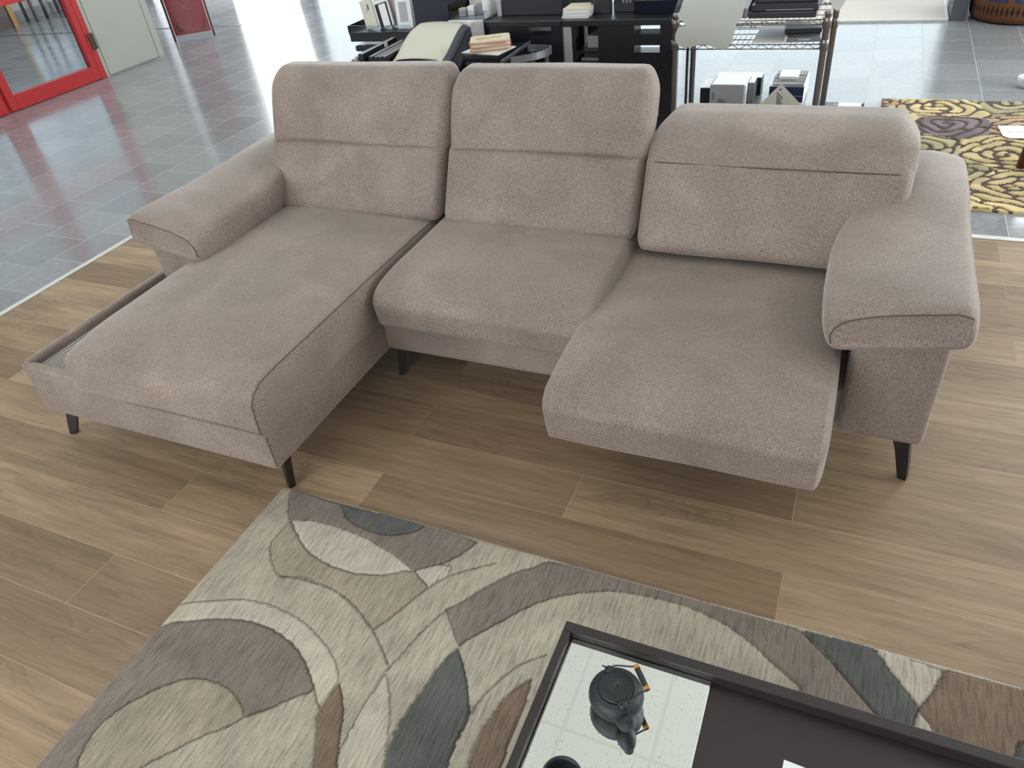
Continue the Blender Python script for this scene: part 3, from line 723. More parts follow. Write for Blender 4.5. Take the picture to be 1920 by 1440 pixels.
edge = np.minimum(np.minimum(XX - RX0, RX1 - XX), np.minimum(YY - RY0, RY1 - YY)); Z -= .006 * np.clip(1 - edge / .010, 0, 1)**2
C = np.where((edge < .004)[..., None], np.array(lin((196, 190, 180))), C)
rug = grid_mesh('area_rug', xs, ys, Z, C, RUGM)
tag(rug, 'grey and beige carved rug of overlapping circles beneath the dark coffee table', 'rug')

# ------------------------------------------------------------------ coffee table and what stands on it
TZ = .30
tab = thing('coffee_table', 'low dark espresso coffee table with a mirrored tray panel', 'coffee table', (.12, .49, .013))
tx0, tx1, ty0, ty1 = -.361, .80, .17, .790; fwid = .021
f = MB().box(tx0, tx1, ty1 - fwid, ty1, TZ - .075, TZ, .002).box(tx0, tx1, ty0, ty0 + fwid, TZ - .075, TZ, .002).box(tx0, tx0 + fwid - .004, ty0 + fwid, ty1 - fwid, TZ - .075, TZ, .002).box(tx1 - fwid, tx1, ty0 + fwid, ty1 - fwid, TZ - .075, TZ, .002)
f.build('frame', ESPRESSO, tab)
MB().box(tx0 + .015, tx1 - .02, ty0 + .02, ty1 - .02, TZ - .060, TZ - .026).build('tabletop', ESPRESSO, tab)
MB().box(tx0 + .018, -.072, .30, ty1 - .022, TZ - .026, TZ - .020, .0012).build('mirror_panel', MIRROR, tab, props={'label': 'square mirrored glass panel'})
for sx in (tx0 + .004, tx1 - .064):
    for sy in (ty0 + .004, ty1 - .064): MB().box(sx, sx + .06, sy, sy + .06, .0155, TZ - .07, .003).build('leg', ESPRESSO, tab)
card = MB().box(.067, .25, .30, .672, TZ - .026, TZ - .0245)
T = Matrix.Translation((.067, .672, 0)) @ Matrix.Rotation(math.radians(-3), 4, 'Z') @ Matrix.Translation((-.067, -.672, 0))
tag(card.xf(T).build('paper_card', WHITE), 'white paper card lying on the dark table top at the bottom edge', 'card')
# iron teapot
PZ = TZ - .020; pc = Vector((-.222, .668, PZ))
pot = thing('teapot', 'small black cast iron teapot standing on the mirrored panel', 'teapot', pc)
prof = [(.026, 0), (.030, .0015), (.038, .008), (.0455, .019), (.049, .030), (.0485, .036), (.0455, .044), (.040, .050), (.034, .0535), (.0325, .0545), (.0325, .0535)]
def dimple(mb, z0, z1): 
    out = []
    for x, y, z in mb.v:
        a = math.atan2(y - pc.y, x - pc.x); zz = z - pc.z
        if z0 < zz < z1:
            k = 1 + .012 * max(0, math.sin(a * 26 + (math.floor(zz / .004) % 2) * math.pi)) * abs(math.sin(zz / .004 * math.pi))
            x = pc.x + (x - pc.x) * k; y = pc.y + (y - pc.y) * k
        out.append((x, y, z))
    mb.v = out; return mb
fine = []
for (r0, z0), (r1, z1) in zip(prof[:-1], prof[1:]):
    for k in range(5): fine.append((r0 + (r1 - r0) * k / 5, z0 + (z1 - z0) * k / 5))
fine.append(prof[-1])
body = dimple(MB().lathe(fine, pc, 156), .006, .047).build('body', IRON, pot)
ax = Vector((.60, -.80, 0)); sd = Vector((.80, .60, 0)); up = Vector((0, 0, 1))
sp = [pc + ax * a + up * z for a, z in ((.034, .024), (.045, .027), (.053, .032), (.058, .039), (.0605, .045), (.0615, .048))]
MB().tube(sp, [.0175, .0182, .0172, .0142, .0105, .0086], 20).build('spout', IRON, pot)
m = MB(); m.lathe([(.0070, .0), (.0088, .001), (.0090, .003), (.0062, .0034), (.0056, -.006)], pc + ax * .0618 + up * .0465, 16); m.build('spout_lip', IRON, pot)
lid = MB().lathe([(.0300, .0555), (.0315, .0565), (.0310, .0585), (.026, .0605), (.016, .0620), (.006, .0626), (.0035, .0640), (.0032, .0665), (.0055, .0685), (.0060, .0705), (.0045, .0725), (.0, .0732)], pc, 40).build('lid', IRON, pot)
for rr, zz, nn in ((.0285, .0594, 40), (.0255, .0606, 36), (.0222, .0611, 32), (.0190, .0616, 27), (.0158, .0620, 22)):
    if rr == .0285: studs = MB()
    for k in range(nn):
        a = 2 * math.pi * k / nn; studs.lathe([(.0012, -.0006), (.0011, .0003), (.0006, .0009), (0, .0011)], pc + Vector((rr * math.cos(a), rr * math.sin(a), zz)), 6)
studs.build('studs', IRON, lid, weld=False)
for s in (1, -1):
    c = pc + ax * (.034 * s) + up * .052
    MB().lathe([(.008, -.004), (.0085, .003), (.0072, .008), (.004, .0105), (0, .011)], c, 12).build('lug', IRON, pot)
g0 = pc + sd * .046 + up * .0665 - ax * .022; g1 = pc + sd * .048 + up * .0665 + ax * .027
l0 = pc - ax * .034 + up * .061; l1 = pc + ax * .034 + up * .061
hp = [tuple(q) for q in smooth_poly([l0, l0 + sd * .012 + up * .004, g0 - sd * .010 - ax * .001 + up * .001, g0, g0.lerp(g1, .5), g1, g1 - sd * .010 + ax * .001 + up * .001, l1 + sd * .012 + up * .004, l1], 4, False)]
for k in range(0):
    a = math.pi * (k / 20); hgt = math.sin(a)**.55
    p = pc + ax * (-.036 * math.cos(a) * (1 - .08 * hgt)) + up * (.060 + .008 * hgt) + sd * (.047 * hgt); hp.append(p)
bail = MB().tube([tuple(p) for p in hp], .0016, 8).build('handle', IRON, pot)
MB().tube([tuple(g0.lerp(g1, k / 6)) for k in range(7)], [.0045, .0052, .0054, .0055, .0054, .0052, .0045], 12).build('grip', DARKCANE, bail)
for e0, e1 in ((g0, g0.lerp(g1, .13)), (g0.lerp(g1, .87), g1)): MB().tube([tuple(e0), tuple(e1)], .0058, 12).build('cane_binding', RATTAN, bail, props={'label': 'orange cane binding at one end of the grip'})
for s in (1, -1):
    c = pc + ax * (.036 * s) + up * .064
    MB().tube([tuple(c + Vector((0, 0, -.006)) + sd * -.004), tuple(c + sd * -.007 + up * .003), tuple(c + sd * -.012 + ax * (.004 * s) + up * .004)], [.0022, .002, .0012], 8).build('hook', IRON, bail)
cup = thing('tea_cup', 'black round iron tea cup on the mirrored panel in front of the teapot', 'cup', (-.262, .497, PZ))
MB().lathe([(.018, 0), (.020, .001), (.0285, .012), (.033, .026), (.0345, .040), (.0335, .0405), (.0315, .028), (.026, .012), (.012, .005), (0, .0045)], (-.262, .497, PZ), 40).build('cup_body', IRON, cup)

# ------------------------------------------------------------------ display furniture behind the sofa
TOPZ = .757
bc = thing('display_bookcase', 'black open-backed display bookcase with silver corner posts behind the middle seat', 'bookcase', (-1.14, 3.95, 0))
x0, x1, ya, yb = -1.427, -.868, 3.75, 4.15
MB().box(x0, x1, ya - .01, yb, TOPZ - .028, TOPZ, .003).build('top', BLACK, bc)
m = MB().box(x0, x1, ya + .01, ya + .2, .0, .05).box(-1.375, -1.36, ya, ya + .13, .05, TOPZ - .028).box(-.905, x1 + .005, ya, ya + .11, .05, TOPZ - .028).box(-1.242, -1.058, ya, ya + .12, .05, TOPZ - .028).box(-.931, -.905, ya, ya + .11, .05, TOPZ - .028)
m.build('carcass', BLACK, bc)
for zz, th in ((.638, .052), (.445, .160), (.33, .085), (.18, .12)): MB().box(-1.058, -.93, ya, ya + .10, zz, zz + th).build('shelf', BLACK, bc)
MB().box(-1.058, -.93, ya, ya + .10, .05, .15).build('shelf', BLACK, bc)
for zz in (.30, .545, .600): MB().box(-1.36, -1.242, ya, ya + .2, zz, zz + .014).build('shelf', BLACK, bc)
MB().box(-1.36, -1.242, ya + .19, ya + .2, .05, .73).build('back_panel', BLACK, bc)
for px, py, pw in ((-1.403, ya + .012, .022), (-.855, ya + .012, .011), (-1.412, yb - .02, .006), (-.875, yb - .02, .006)): MB().box(px - pw, px + pw, py - .012, py + .012, 0, TOPZ - .03, .004).build('post', PALEPOST if pw > .008 else DARKPLAST, bc)
bx = MB().box(-1.315, -1.245, 3.80, 3.93, .6145, .672, .002).build('storage_box', GREYCARD); tag(bx, 'small grey box on a shelf of the black bookcase, left compartment', 'box')
pb = MB().box(-1.345, -1.25, 3.78, 3.93, .559, .572, .001).build('catalogue', GREYCARD); tag(pb, 'flat grey catalogue on the shelf under the small grey box', 'catalogue')

bl = thing('display_counter', 'black display counter with a square opening, left of the silver-posted bookcase', 'counter', (-1.66, 3.95, 0))
x0, x1 = -1.885, -1.432
MB().box(x0, x1, ya - .01, yb, TOPZ - .028, TOPZ, .003).build('top', BLACK, bl)
m = MB().box(x0, -1.611, ya, yb, 0, TOPZ - .028).box(-1.49, x1 + .002, ya, yb, 0, TOPZ - .028).box(-1.611, -1.49, ya, ya + .10, 0, .687)
m.build('carcass', BLACK, bl)
rb = MB().box(-1.805, -1.47, 3.875, 4.05, TOPZ, .835, .003).build('riser_box', BLACK); tag(rb, 'long black riser box standing on the black counter top', 'riser')
cd = MB().box(-1.835, -1.812, 3.87, 4.05, TOPZ, .845).build('divider_card', GREYCARD); tag(cd, 'pale grey upright divider at the left end of the black riser box', 'divider')
for i in range(6):
    o = MB().box(-1.79 + i * .052, -1.745 + i * .052, 3.93, 3.98, .835, .93, .001).build('sample_card', WHITE if i % 2 == 0 else GREYCARD)
    tag(o, ('white' if i % 2 == 0 else 'pale grey') + ' sample card standing in the row on the black riser box', 'sample card', 'cards on the riser box')
at = thing('acrylic_tray', 'clear acrylic tray of small grey samples on the left end of the counter', 'tray', (-1.98, 3.95, TOPZ))
m = MB().box(-2.09, -1.85, 3.80, 3.806, TOPZ, .80).box(-2.09, -1.85, 4.10, 4.106, TOPZ, .85).box(-2.09, -2.084, 3.80, 4.10, TOPZ, .83).box(-2.09, -1.85, 3.80, 4.10, TOPZ, TOPZ + .004)
m.build('tray_walls', ACRYLIC, at)
MB().box(-1.885, -1.88, 3.8, 4.1, TOPZ, .86).build('divider', WHITE, at)
MB().box(-2.095, -1.8865, 3.78, 4.15, .70, TOPZ, .003).build('ledge', WHITE, at)
for i in range(4):
    o = MB().box(-2.06 + i * .043, -2.022 + i * .043, 3.86 + .02 * i, 3.90 + .02 * i, TOPZ + .004, .80 + .006 * i, .002).build('sample_block', (GREYCARD, WHITE, GREYMETAL, WHITE)[i])
    tag(o, 'small ' + ('grey', 'white', 'metal grey', 'white')[i] + ' sample block in the clear tray, ' + ('first', 'second', 'third', 'fourth')[i] + ' from the left', 'sample block', 'blocks in the acrylic tray')
o = MB().box(-2.07, -1.89, 4.03, 4.095, TOPZ + .004, .93, .002).build('storage_box', CREAM); tag(o, 'cream cardboard box standing at the back of the clear tray', 'box')
# books and boxes on the bookcase
zb = TOPZ
for i, (dx, th, mt, nm) in enumerate(((-.004, .010, WHITE, 'thin white booklet at the bottom of the small book stack'), (0.0, .012, CREAM, 'thin cream book in the middle of the small stack on the bookcase'), (.002, .020, SWATCHC, 'cream book with tan cover lying on top of the small stack'))):
    b = thing('book', nm, 'book', (-1.37 + dx, 3.86, zb), 'books stacked on the black bookcase')
    MB().box(-1.437 + dx, -1.305 + dx, 3.79, 3.93, zb + .001, zb + th - .001).build('pages', WHITE, b)
    MB().box(-1.44 + dx, -1.302 + dx, 3.788, 3.932, zb + th - .0015, zb + th, .0004).box(-1.44 + dx, -1.302 + dx, 3.788, 3.932, zb, zb + .0012).build('cover', mt, b); zb += th
r2 = MB().box(-1.45, -1.325, 3.97, 4.12, TOPZ, .815, .003).build('riser_box', BLACK); tag(r2, 'square black box behind the small cream book stack', 'riser')
for i in range(6):
    o = MB().box(-1.435 + i * .018, -1.421 + i * .018, 3.98, 4.10, .815, .90 - .004 * (i % 3), .001).build('catalogue', (WHITE, CREAM, GREYCARD)[i % 3])
    tag(o, ('white', 'cream', 'grey')[i % 3] + ' upright catalogue in the row on the square black box', 'catalogue', 'catalogues on the square black box')
o = MB().box(-1.318, -1.215, 3.88, 3.91, TOPZ, 1.06, .002).build('display_board', DARKPLAST); tag(o, 'upright black display panel on the bookcase right of the book stack', 'panel')
cr = thing('disc_rack', 'dark glossy rack with ribbed side between the black panel and the card tray', 'rack', (-1.15, 3.95, TOPZ))
MB().box(-1.205, -1.10, 3.90, 4.10, TOPZ, .90, .003).build('rack_body', DARKPLAST, cr)
m = MB()
for i in range(7): m.box(-1.099, -1.090, 3.89, 4.1, .775 + i * .017, .785 + i * .017)
m.build('ribs', BLACK, cr)
for i in range(3): MB().box(-1.16 + i * .018, -1.15 + i * .018, 3.895, 3.90, .80, .88).build('insert', GREYMETAL, cr)
ct = thing('card_tray', 'black card tray with flared front on the right end of the bookcase top', 'tray', (-.98, 3.93, TOPZ))
MB().loft([[(-1.078, 3.86, TOPZ), (-.895, 3.86, TOPZ), (-.895, 4.03, TOPZ), (-1.078, 4.03, TOPZ)], [(-1.085, 3.835, .818), (-.868, 3.835, .818), (-.868, 4.03, .818), (-1.085, 4.03, .818)]], smooth=False).build('tray_body', NAVY, ct)
for i in range(7):
    o = MB().box(-1.065 + i * .028, -1.055 + i * .028, 3.86, 4.0, .8185, .87, .0005).build('index_card', WHITE); tag(o, 'white index card standing upright in the flared black tray', 'card', 'cards in the flared black tray')
# dark upright board
dp = thing('display_stand', 'tall dark navy display board behind the cream sample book', 'display board', (-2.27, 4.05, 0))
MB().box(-2.425, -2.118, 4.0, 4.02, .0, 1.10, .002).build('front_board', NAVY, dp)
MB().box(-2.425, -2.105, 4.02, 4.12, .0, 1.10, .002).build('back_frame', DARKPLAST, dp)
# tray of sample boards on the left
st = thing('sample_stand', 'black two-tier stand with a clear lip left of the navy board', 'stand', (-2.62, 4.1, 0))
MB().box(-2.865, -2.43, 3.95, 4.22, .616, .668, .004).build('upper_tray', BLACK, st)
MB().box(-2.86, -2.43, 3.97, 4.22, .555, .590, .010).build('lower_tray', DARKPLAST, st)
MB().box(-2.60, -2.44, 4.02, 4.18, 0, .62).build('pedestal', BLACK, st)
MB().box(-2.865, -2.43, 3.947, 3.951, .66, .705).box(-2.867, -2.863, 3.95, 4.22, .66, .705).build('clear_lip', ACRYLIC, st)
o = MB().box(-2.80, -2.66, 4.0, 4.1, .5905, .6125, .003).build('sample_book', WHITE); tag(o, 'white booklet lying between the two tiers of the black stand', 'booklet')
def board(x, y, w, h, tilt, lean_, th, mats, label, inset=None):
    b = thing('sample_board', label, 'sample board', (x, y, .6685), 'sample boards in the black stand')
    T = Matrix.Translation((x, y, .6685 + w * abs(math.sin(math.radians(tilt))) * 0)) @ Matrix.Rotation(math.radians(tilt), 4, 'Y') @ Matrix.Rotation(math.radians(lean_), 4, 'X')
    MB().box(0, w, 0, th, 0.0, h, .0015).xf(T).build('board', mats[0], b)
    if inset:
        for k, (a, c, e, f_, mt) in enumerate(inset): MB().box(a * w, c * w, -.0008 * (k + 1), .0, e * h, f_ * h).xf(T).build('inset_panel', mt, b)
    return b
board(-2.775, 4.01, .085, .155, -12, -8, .014, (CREAM,), 'cream sample board leaning at the left end of the black stand', [(.55, .68, .62, .82, TEXTINK), (.4, .5, .55, .7, GREYCARD)])
board(-2.700, 4.05, .10, .165, -12, -8, .012, (CREAM,), 'cream sample board just behind the leftmost one, mostly hidden')
board(-2.688, 4.02, .105, .148, -13, -8, .010, (WHITE,), 'white sample board with a black frame and pale centre', [(.10, .92, .0, .88, BLACK), (.34, .80, .02, .84, WHITE)])
board(-2.635, 4.07, .10, .165, -13, -8, .012, (GREYCARD,), 'grey sample board behind the black-framed one')
board(-2.560, 4.02, .105, .158, -3, -8, .010, (WHITE,), 'white sample board with a mauve rectangle in its centre', [(.22, .74, .22, .88, GREYCARD)])
board(-2.50, 4.06, .05, .165, -2, -8, .012, (WHITE,), 'narrow white sample board beside the navy display board')
# low rack of big black sample books
rk = thing('sample_rack', 'low black rack with a rounded grey end holding large sample books', 'rack', (-2.1, 3.56, 0))
MB().box(-2.46, -1.93, 3.40, 3.73, .0, .60, .004).box(-1.93, -1.81, 3.62, 3.73, 0, .64, .004).build('rack_body', BLACK, rk)
m = MB().tube([(-2.47, 3.72, .655), (-2.475, 3.42, .655), (-2.462, 3.385, .652), (-2.43, 3.375, .65)], .017, 10).tube([(-2.47, 3.72, .62), (-2.475, 3.42, .62), (-2.462, 3.385, .62), (-2.43, 3.375, .62)], .014, 10)
m.build('grey_rail', GREYMETAL, rk)
def bigbook(x, w, z1, label):
    b = thing('sample_book', label, 'sample book', (x, 3.57, .60), 'black sample books in the low rack')
    MB().box(x, x + w * .30, 3.40, 3.74, .60, z1).box(x + w * .72, x + w, 3.40, 3.74, .60, z1).box(x, x + w, 3.395, 3.402, .60, z1 - .002).build('cover', BLACK, b)
    MB().box(x + w * .30, x + w * .72, 3.402, 3.735, .60, z1 - .002).build('pages', WHITE, b); return b
for x, w, z1, nm in ((-2.435, .030, .690, 'leftmost black sample book with white page edges in the low rack'), (-2.375, .026, .678, 'second black sample book from the left in the low rack'), (-2.345, .022, .676, 'third black sample book from the left in the low rack'), (-2.320, .022, .676, 'fourth black sample book from the left in the low rack'), (-2.295, .026, .678, 'fifth black sample book, next to the cream draped cover')): bigbook(x, w, z1, nm)
o = MB().box(-2.402, -2.379, 3.60, 3.603, .60, .700, .001).build('label_tag', GREYCARD); tag(o, 'small grey label tag sticking up between the black sample books', 'tag')
cs = thing('fabric_sample_book', 'large fabric sample book with a draped cream cover on the low rack', 'sample book', (-2.07, 3.57, .60))
def drape(off, ext0, ext1, th):
    secs = []
    for k in range(13):
        t = k / 12; y = 3.385 + .375 * t
        lift = .674 + .075 * sstep(0, 1, t) - .012 * (1 - t)**3
        row = []
        for j in range(19):
            s = j / 18; x = ext0 + (ext1 - ext0) * s - .06 * t * (1 - s) * 0
            z = lift - off - .02 * (1 - sstep(0, .16, s)) + .012 * math.sin(s * 3.1) - .10 * sstep(.86, 1.25, s) * (ext1 > -1.9) - .035 * max(0, s - .9) * 3
            row.append((x - .05 * t, y, z))
        secs.append(row + [(p[0], p[1], p[2] - th) for p in row[::-1]])
    return MB().loft(secs)
drape(.0, -2.245, -1.93, .004).build('cover', CREAM, cs)
for i in range(4): drape(.010 + .013 * i, -2.22, -1.90 + .012 * i, .009).build('fabric_leaf', NAVY if i % 2 == 0 else DARKPLAST, cs)
MB().box(-2.22, -1.94, 3.42, 3.72, .601, .625).build('base_board', BLACK, cs)
o = MB().box(-1.905, -1.852, 3.68, 3.725, .641, .768, .002).build('storage_box', GREYCARD); tag(o, 'pale grey box at the back right corner of the cream sample book', 'box')
# low cabinet with ribbed top
lc = thing('low_cabinet', 'low black cabinet with a ribbed top and ring pull on its side', 'cabinet', (-1.70, 3.56, 0))
MB().box(-1.80, -1.60, 3.37, 3.735, .0, .655, .003).build('cabinet_body', BLACK, lc)
m = MB()
for i in range(9): m.box(-1.792 + i * .021, -1.780 + i * .021, 3.375, 3.73, .655, .662)
m.build('ribbed_top', DARKPLAST, lc)
MB().box(-1.607, -1.597, 3.37, 3.735, .652, .668, .002).build('edge_trim', GREYMETAL, lc)
rp = MB().tube([(-1.592, 3.47 + .016 * math.cos(a), .615 + .022 * math.sin(a)) for a in np.linspace(0, 2 * math.pi, 17)[:-1]], .003, 6, closed=True)
rp.tube([(-1.6, 3.47, .655), (-1.59, 3.47, .652), (-1.592, 3.47, .634)], .003, 6); rp.build('ring_pull', CHROME, lc)
o = MB().box(-1.83, -1.625, 3.40, 3.60, .6625, .682, .002).build('catalogue', DARKPLAST); tag(o, 'dark catalogue lying under the swatch card stack', 'catalogue')
T = Matrix.Translation((-1.72, 3.5, 0)) @ Matrix.Rotation(math.radians(-12), 4, 'Z')
o = MB().box(-.115, .105, -.085, .075, .682, .6855).xf(T).build('paper_sheet', WHITE); tag(o, 'white paper sheet sticking out beneath the swatch card stack', 'paper')
def swatch(i, z, mt, label):
    r = np.random.default_rng(40 + i); w, d, c = .098, .070, .022
    pl = []
    for sx, sy, a0 in ((1, 1, 0), (-1, 1, 90), (-1, -1, 180), (1, -1, 270)):
        for k in range(5):
            a = math.radians(a0 + 22.5 * k); pl.append((sx * (w - c) + c * math.cos(a), sy * (d - c) + c * math.sin(a)))
    t = thing('swatch_card', label, 'swatch card', (-1.72, 3.505, z), 'swatch cards stacked on the low cabinet')
    R = Matrix.Translation((-1.718 + r.normal() * .003, 3.505 + r.normal() * .003, 0)) @ Matrix.Rotation(math.radians(24 + r.normal() * 3), 4, 'Z')
    MB().loft([[(x, y, z) for x, y in pl], [(x, y, z + .0052) for x, y in pl]], smooth=False).xf(R).build('card', mt, t)
    return t, R
z = .686
for i in range(9):
    top = i == 8
    sw, R = swatch(i, z, SWATCHR if i % 3 == 1 else SWATCHC, 'cream rounded swatch card with red swirl print on top of the stack' if top else ('rose' if i % 3 == 1 else 'cream') + ' rounded swatch card in the stack below the printed one')
    if top:
        pm = MB()
        pm.tube([tuple(R @ Vector((-.045 + .022 * math.cos(a), .0 + .018 * math.sin(a), z + .0056))) for a in np.linspace(.4, 5.9, 14)], .0024, 5, flat=.3)
        pm.tube([tuple(R @ Vector((x, y, z + .0056))) for x, y in ((-.022, .014), (-.005, -.016), (.012, .012), (.03, -.014), (.05, .004), (.058, .012))], .0024, 5, flat=.3)
        pm.build('red_print', REDPRINT, sw, props={'label': 'red swirl print'})
    z += .0056
# grey trolley rail with a yellow card
lp = thing('trolley', 'grey metal trolley with a rounded flat rail right of the low cabinet', 'trolley', (-1.49, 3.55, 0))
pts = smooth_poly([(-1.55, 3.36), (-1.455, 3.44), (-1.418, 3.52), (-1.425, 3.562), (-1.50, 3.585), (-1.555, 3.585)], 6, False)
m = MB()
secs = [[(x + a, y + b, .668 + c) for a, b, c in ((0, 0, -.016), (.006, .004, -.016), (.006, .004, .016), (0, 0, .016))] for x, y in pts]
m.loft(secs, smooth=False).box(-1.535, -1.520, 3.57, 3.585, 0, .66).box(-1.555, -1.54, 3.37, 3.385, 0, .66).box(-1.45, -1.435, 3.545, 3.56, 0, .66)
m.build('rail', GREYMETAL, lp)
MB().box(-1.56, -1.43, 3.36, 3.59, .30, .315).build('trolley_shelf', DARKPLAST, lp)
T = Matrix.Translation((-1.515, 3.47, .315)) @ Matrix.Rotation(math.radians(20), 4, 'Y')
o = MB().box(-.03, .03, 0, .004, .01, .315).xf(T).build('card', YELLOW); tag(o, 'yellow card tucked upright in the grey trolley', 'card')

# ------------------------------------------------------------------ wire rack with its load
wr = thing('wire_rack', 'small brownish metal wire rack with two close shelves behind the right seat', 'wire rack', (-.48, 3.7, 0))
LXp, RXp, FYp, BYp = -.80, -.176, 3.50, 3.88
for px, py in ((LXp, FYp), (RXp, FYp), (LXp + .005, BYp), (RXp + .012, BYp)):
    p = MB().lathe([(.0135, 0), (.0135, .815), (.0145, .816), (.0145, .824), (.011, .828), (0, .828)], (px, py, 0), 14).build('post', CHROME, wr)
    for zc in (.70, .785): MB().lathe([(.0165, -.022), (.0185, .018), (.0165, .020)], (px, py, zc), 14, cap=True).build('collar', CHROME, wr)
def wire_shelf(x0, x1, y0, y1, z, dep=.018):
    m = MB(); r = .0026
    for zz in (z, z - dep):
        for a, b in (((x0, y0), (x1, y0)), ((x0, y1), (x1, y1)), ((x0, y0), (x0, y1)), ((x1, y0), (x1, y1))): m.tube([(a[0], a[1], zz), (b[0], b[1], zz)], r, 6)
    for y in (y0, y1):
        n = int((x1 - x0) / .030); m.tube([(x0 + (x1 - x0) * i / n, y, z - dep * (i % 2)) for i in range(n + 1)], .0019, 5, smooth=False)
    for x in (x0, x1):
        n = int((y1 - y0) / .030); m.tube([(x, y0 + (y1 - y0) * i / n, z - dep * (i % 2)) for i in range(n + 1)], .0019, 5, smooth=False)
    n = int((x1 - x0) / .022)
    for i in range(1, n): x = x0 + (x1 - x0) * i / n; m.tube([(x, y0, z + .001), (x, y1, z + .001)], .0014, 5)
    for k in (1, 2, 3): y = y0 + (y1 - y0) * k / 4; m.tube([(x0, y, z - .003), (x1, y, z - .003)], .0021, 5)
    return m
for z in (.700, .795, .16): wire_shelf(LXp, RXp, FYp, BYp, z).build('wire_shelf', CHROME, wr)
# lower of the two shelves
o = MB().box(-.47, -.335, 3.51, 3.80, .7035, .7065).build('paper_sheet', WHITE); tag(o, 'white paper sheet lying on the lower wire shelf', 'paper')
gc = thing('catalogue', 'grey flat catalogue with pale lettering on the right of the lower wire shelf', 'catalogue', (-.26, 3.6, .7035))
T = Matrix.Translation((-.33, 3.515, 0)) @ Matrix.Rotation(math.radians(6), 4, 'Z')
MB().box(0, .135, 0, .20, .7035, .722, .001).xf(T).build('cover', GREYMETAL, gc)
m = MB()
for i in range(6): m.box(.05 + i * .008, .056 + i * .008, -.0008, 0, .711, .715)
m.xf(T).build('lettering', WHITE, gc); MB().box(-.006, .004, .0, .03, .7036, .7226).xf(T).build('spine_label', WHITE, gc)
sf = thing('sample_case', 'glossy black sample case with light square cells lying on the grey catalogue', 'sample case', (-.26, 3.66, .722))
T = Matrix.Translation((-.345, 3.575, 0)) @ Matrix.Rotation(math.radians(7), 4, 'Z')
MB().box(0, .150, 0, .17, .7225, .742, .003).xf(T).build('case_body', BLACK, sf)
for i in range(3): MB().box(.012 + i * .046, .050 + i * .046, .07, .155, .742, .7435).xf(T).build('cell', WHITE, sf)
# upper shelf
for i, (a, b, z0, z1, y0) in enumerate(((-.495, -.225, .7985, .818, 3.52), (-.49, -.222, .818, .842, 3.56), (-.485, -.23, .842, .872, 3.61))):
    c = thing('display_case', ('lowest', 'middle', 'topmost')[i] + ' flat black case of the pile on the upper wire shelf', 'case', ((a + b) / 2, 3.68, z0), 'black cases on the upper wire shelf')
    MB().box(a, b, y0, 3.86, z0, z1, .002).build('case_body', BLACK, c)
    if i == 1: MB().box(a + .06, b - .02, y0 - .001, y0, z0 + .003, z0 + .006).build('edge_trim', GREYMETAL, c)
tb = MB().loft([[(-.565, 3.53, .7985), (-.50, 3.53, .7985), (-.50, 3.84, .7985), (-.565, 3.84, .7985)], [(-.58, 3.53, .845), (-.50, 3.53, .835), (-.50, 3.84, .88), (-.59, 3.84, .90)]], smooth=False).build('plastic_bag', GREYMETAL)
tag(tb, 'crumpled grey plastic sleeve left of the black cases on the wire rack', 'sleeve')
# shaped foam sheet hanging over the front of the rack
FP = [(-.722, .97), (-.782, .835), (-.776, .815), (-.742, .782), (-.782, .779), (-.795, .745), (-.790, .715), (-.762, .696), (-.722, .697), (-.690, .706), (-.660, .708), (-.625, .697), (-.605, .689), (-.572, .689), (-.550, .715), (-.543, .75), (-.538, .782), (-.516, .812), (-.500, .90), (-.455, .985), (-.32, 1.02), (-.215, .985), (-.188, .90), (-.166, .852), (-.150, .834), (-.138, .834), (-.124, .855), (-.108, .90), (-.10, 1.03), (-.20, 1.10), (-.45, 1.12), (-.66, 1.08)]
FPs = smooth_poly(FP, 5); cen = FPs.mean(0)
def fy(x, z): return 3.462 - .02 * math.sin((x + .8) * 4.4) * 0 + (.012 * (z - .78) / .1 if z < .78 else 0) 
m = MB(); m.loft([[(x, 3.4765, z) for x, z in FPs], [(x, 3.483, z) for x, z in FPs]], smooth=False)
m2 = MB().prism([(-.780, .779), (-.795, .745), (-.790, .715), (-.762, .696), (-.722, .697), (-.690, .706), (-.660, .708), (-.625, .697), (-.605, .689), (-.572, .689), (-.550, .715), (-.543, .779)], 1, 3.473, 3.4765)
fo = thing('foam_sheet', 'pale grey cut-out foam sheet with wavy lower edge hanging on the wire rack front', 'foam sheet', (-.48, 3.47, .69))
m.build('sheet', FOAM, fo); m2.build('fold', FOAM, fo)
# boxes on the tiles behind the rack
def printed(x, y, z0, w, h, rows, mat, parent, T=None):
    m = MB(); r = np.random.default_rng(3)
    for i in range(rows):
        zz = z0 + h * (1 - i / rows); ww = w * r.uniform(.4, 1)
        m.box(x, x + ww, y - .0008, y, zz - h / rows * .45, zz)
    if T is not None: m.xf(T)
    return m.build('printed_lines', mat, parent)
b1 = thing('cardboard_box', 'white and grey cardboard box with small printed lines on the tiles', 'box', (-.775, 4.96, 0))
MB().box(-.880, -.672, 4.86, 5.06, 0.006, .130, .0015).build('box_body', GREYCARD, b1)
MB().box(-.868, -.670, 4.862, 5.085, .130, .1335).build('lid', WHITE, b1); MB().box(-.672, -.660, 4.86, 5.07, 0.006, .128).build('side_flap', WHITE, b1)
printed(-.868, 4.86, .035, .028, .05, 7, TEXTINK, b1); printed(-.825, 4.86, .022, .06, .022, 4, TEXTINK, b1)
b2 = thing('cardboard_box', 'black box with white top just behind the white and grey box', 'box', (-.88, 5.0, 0))
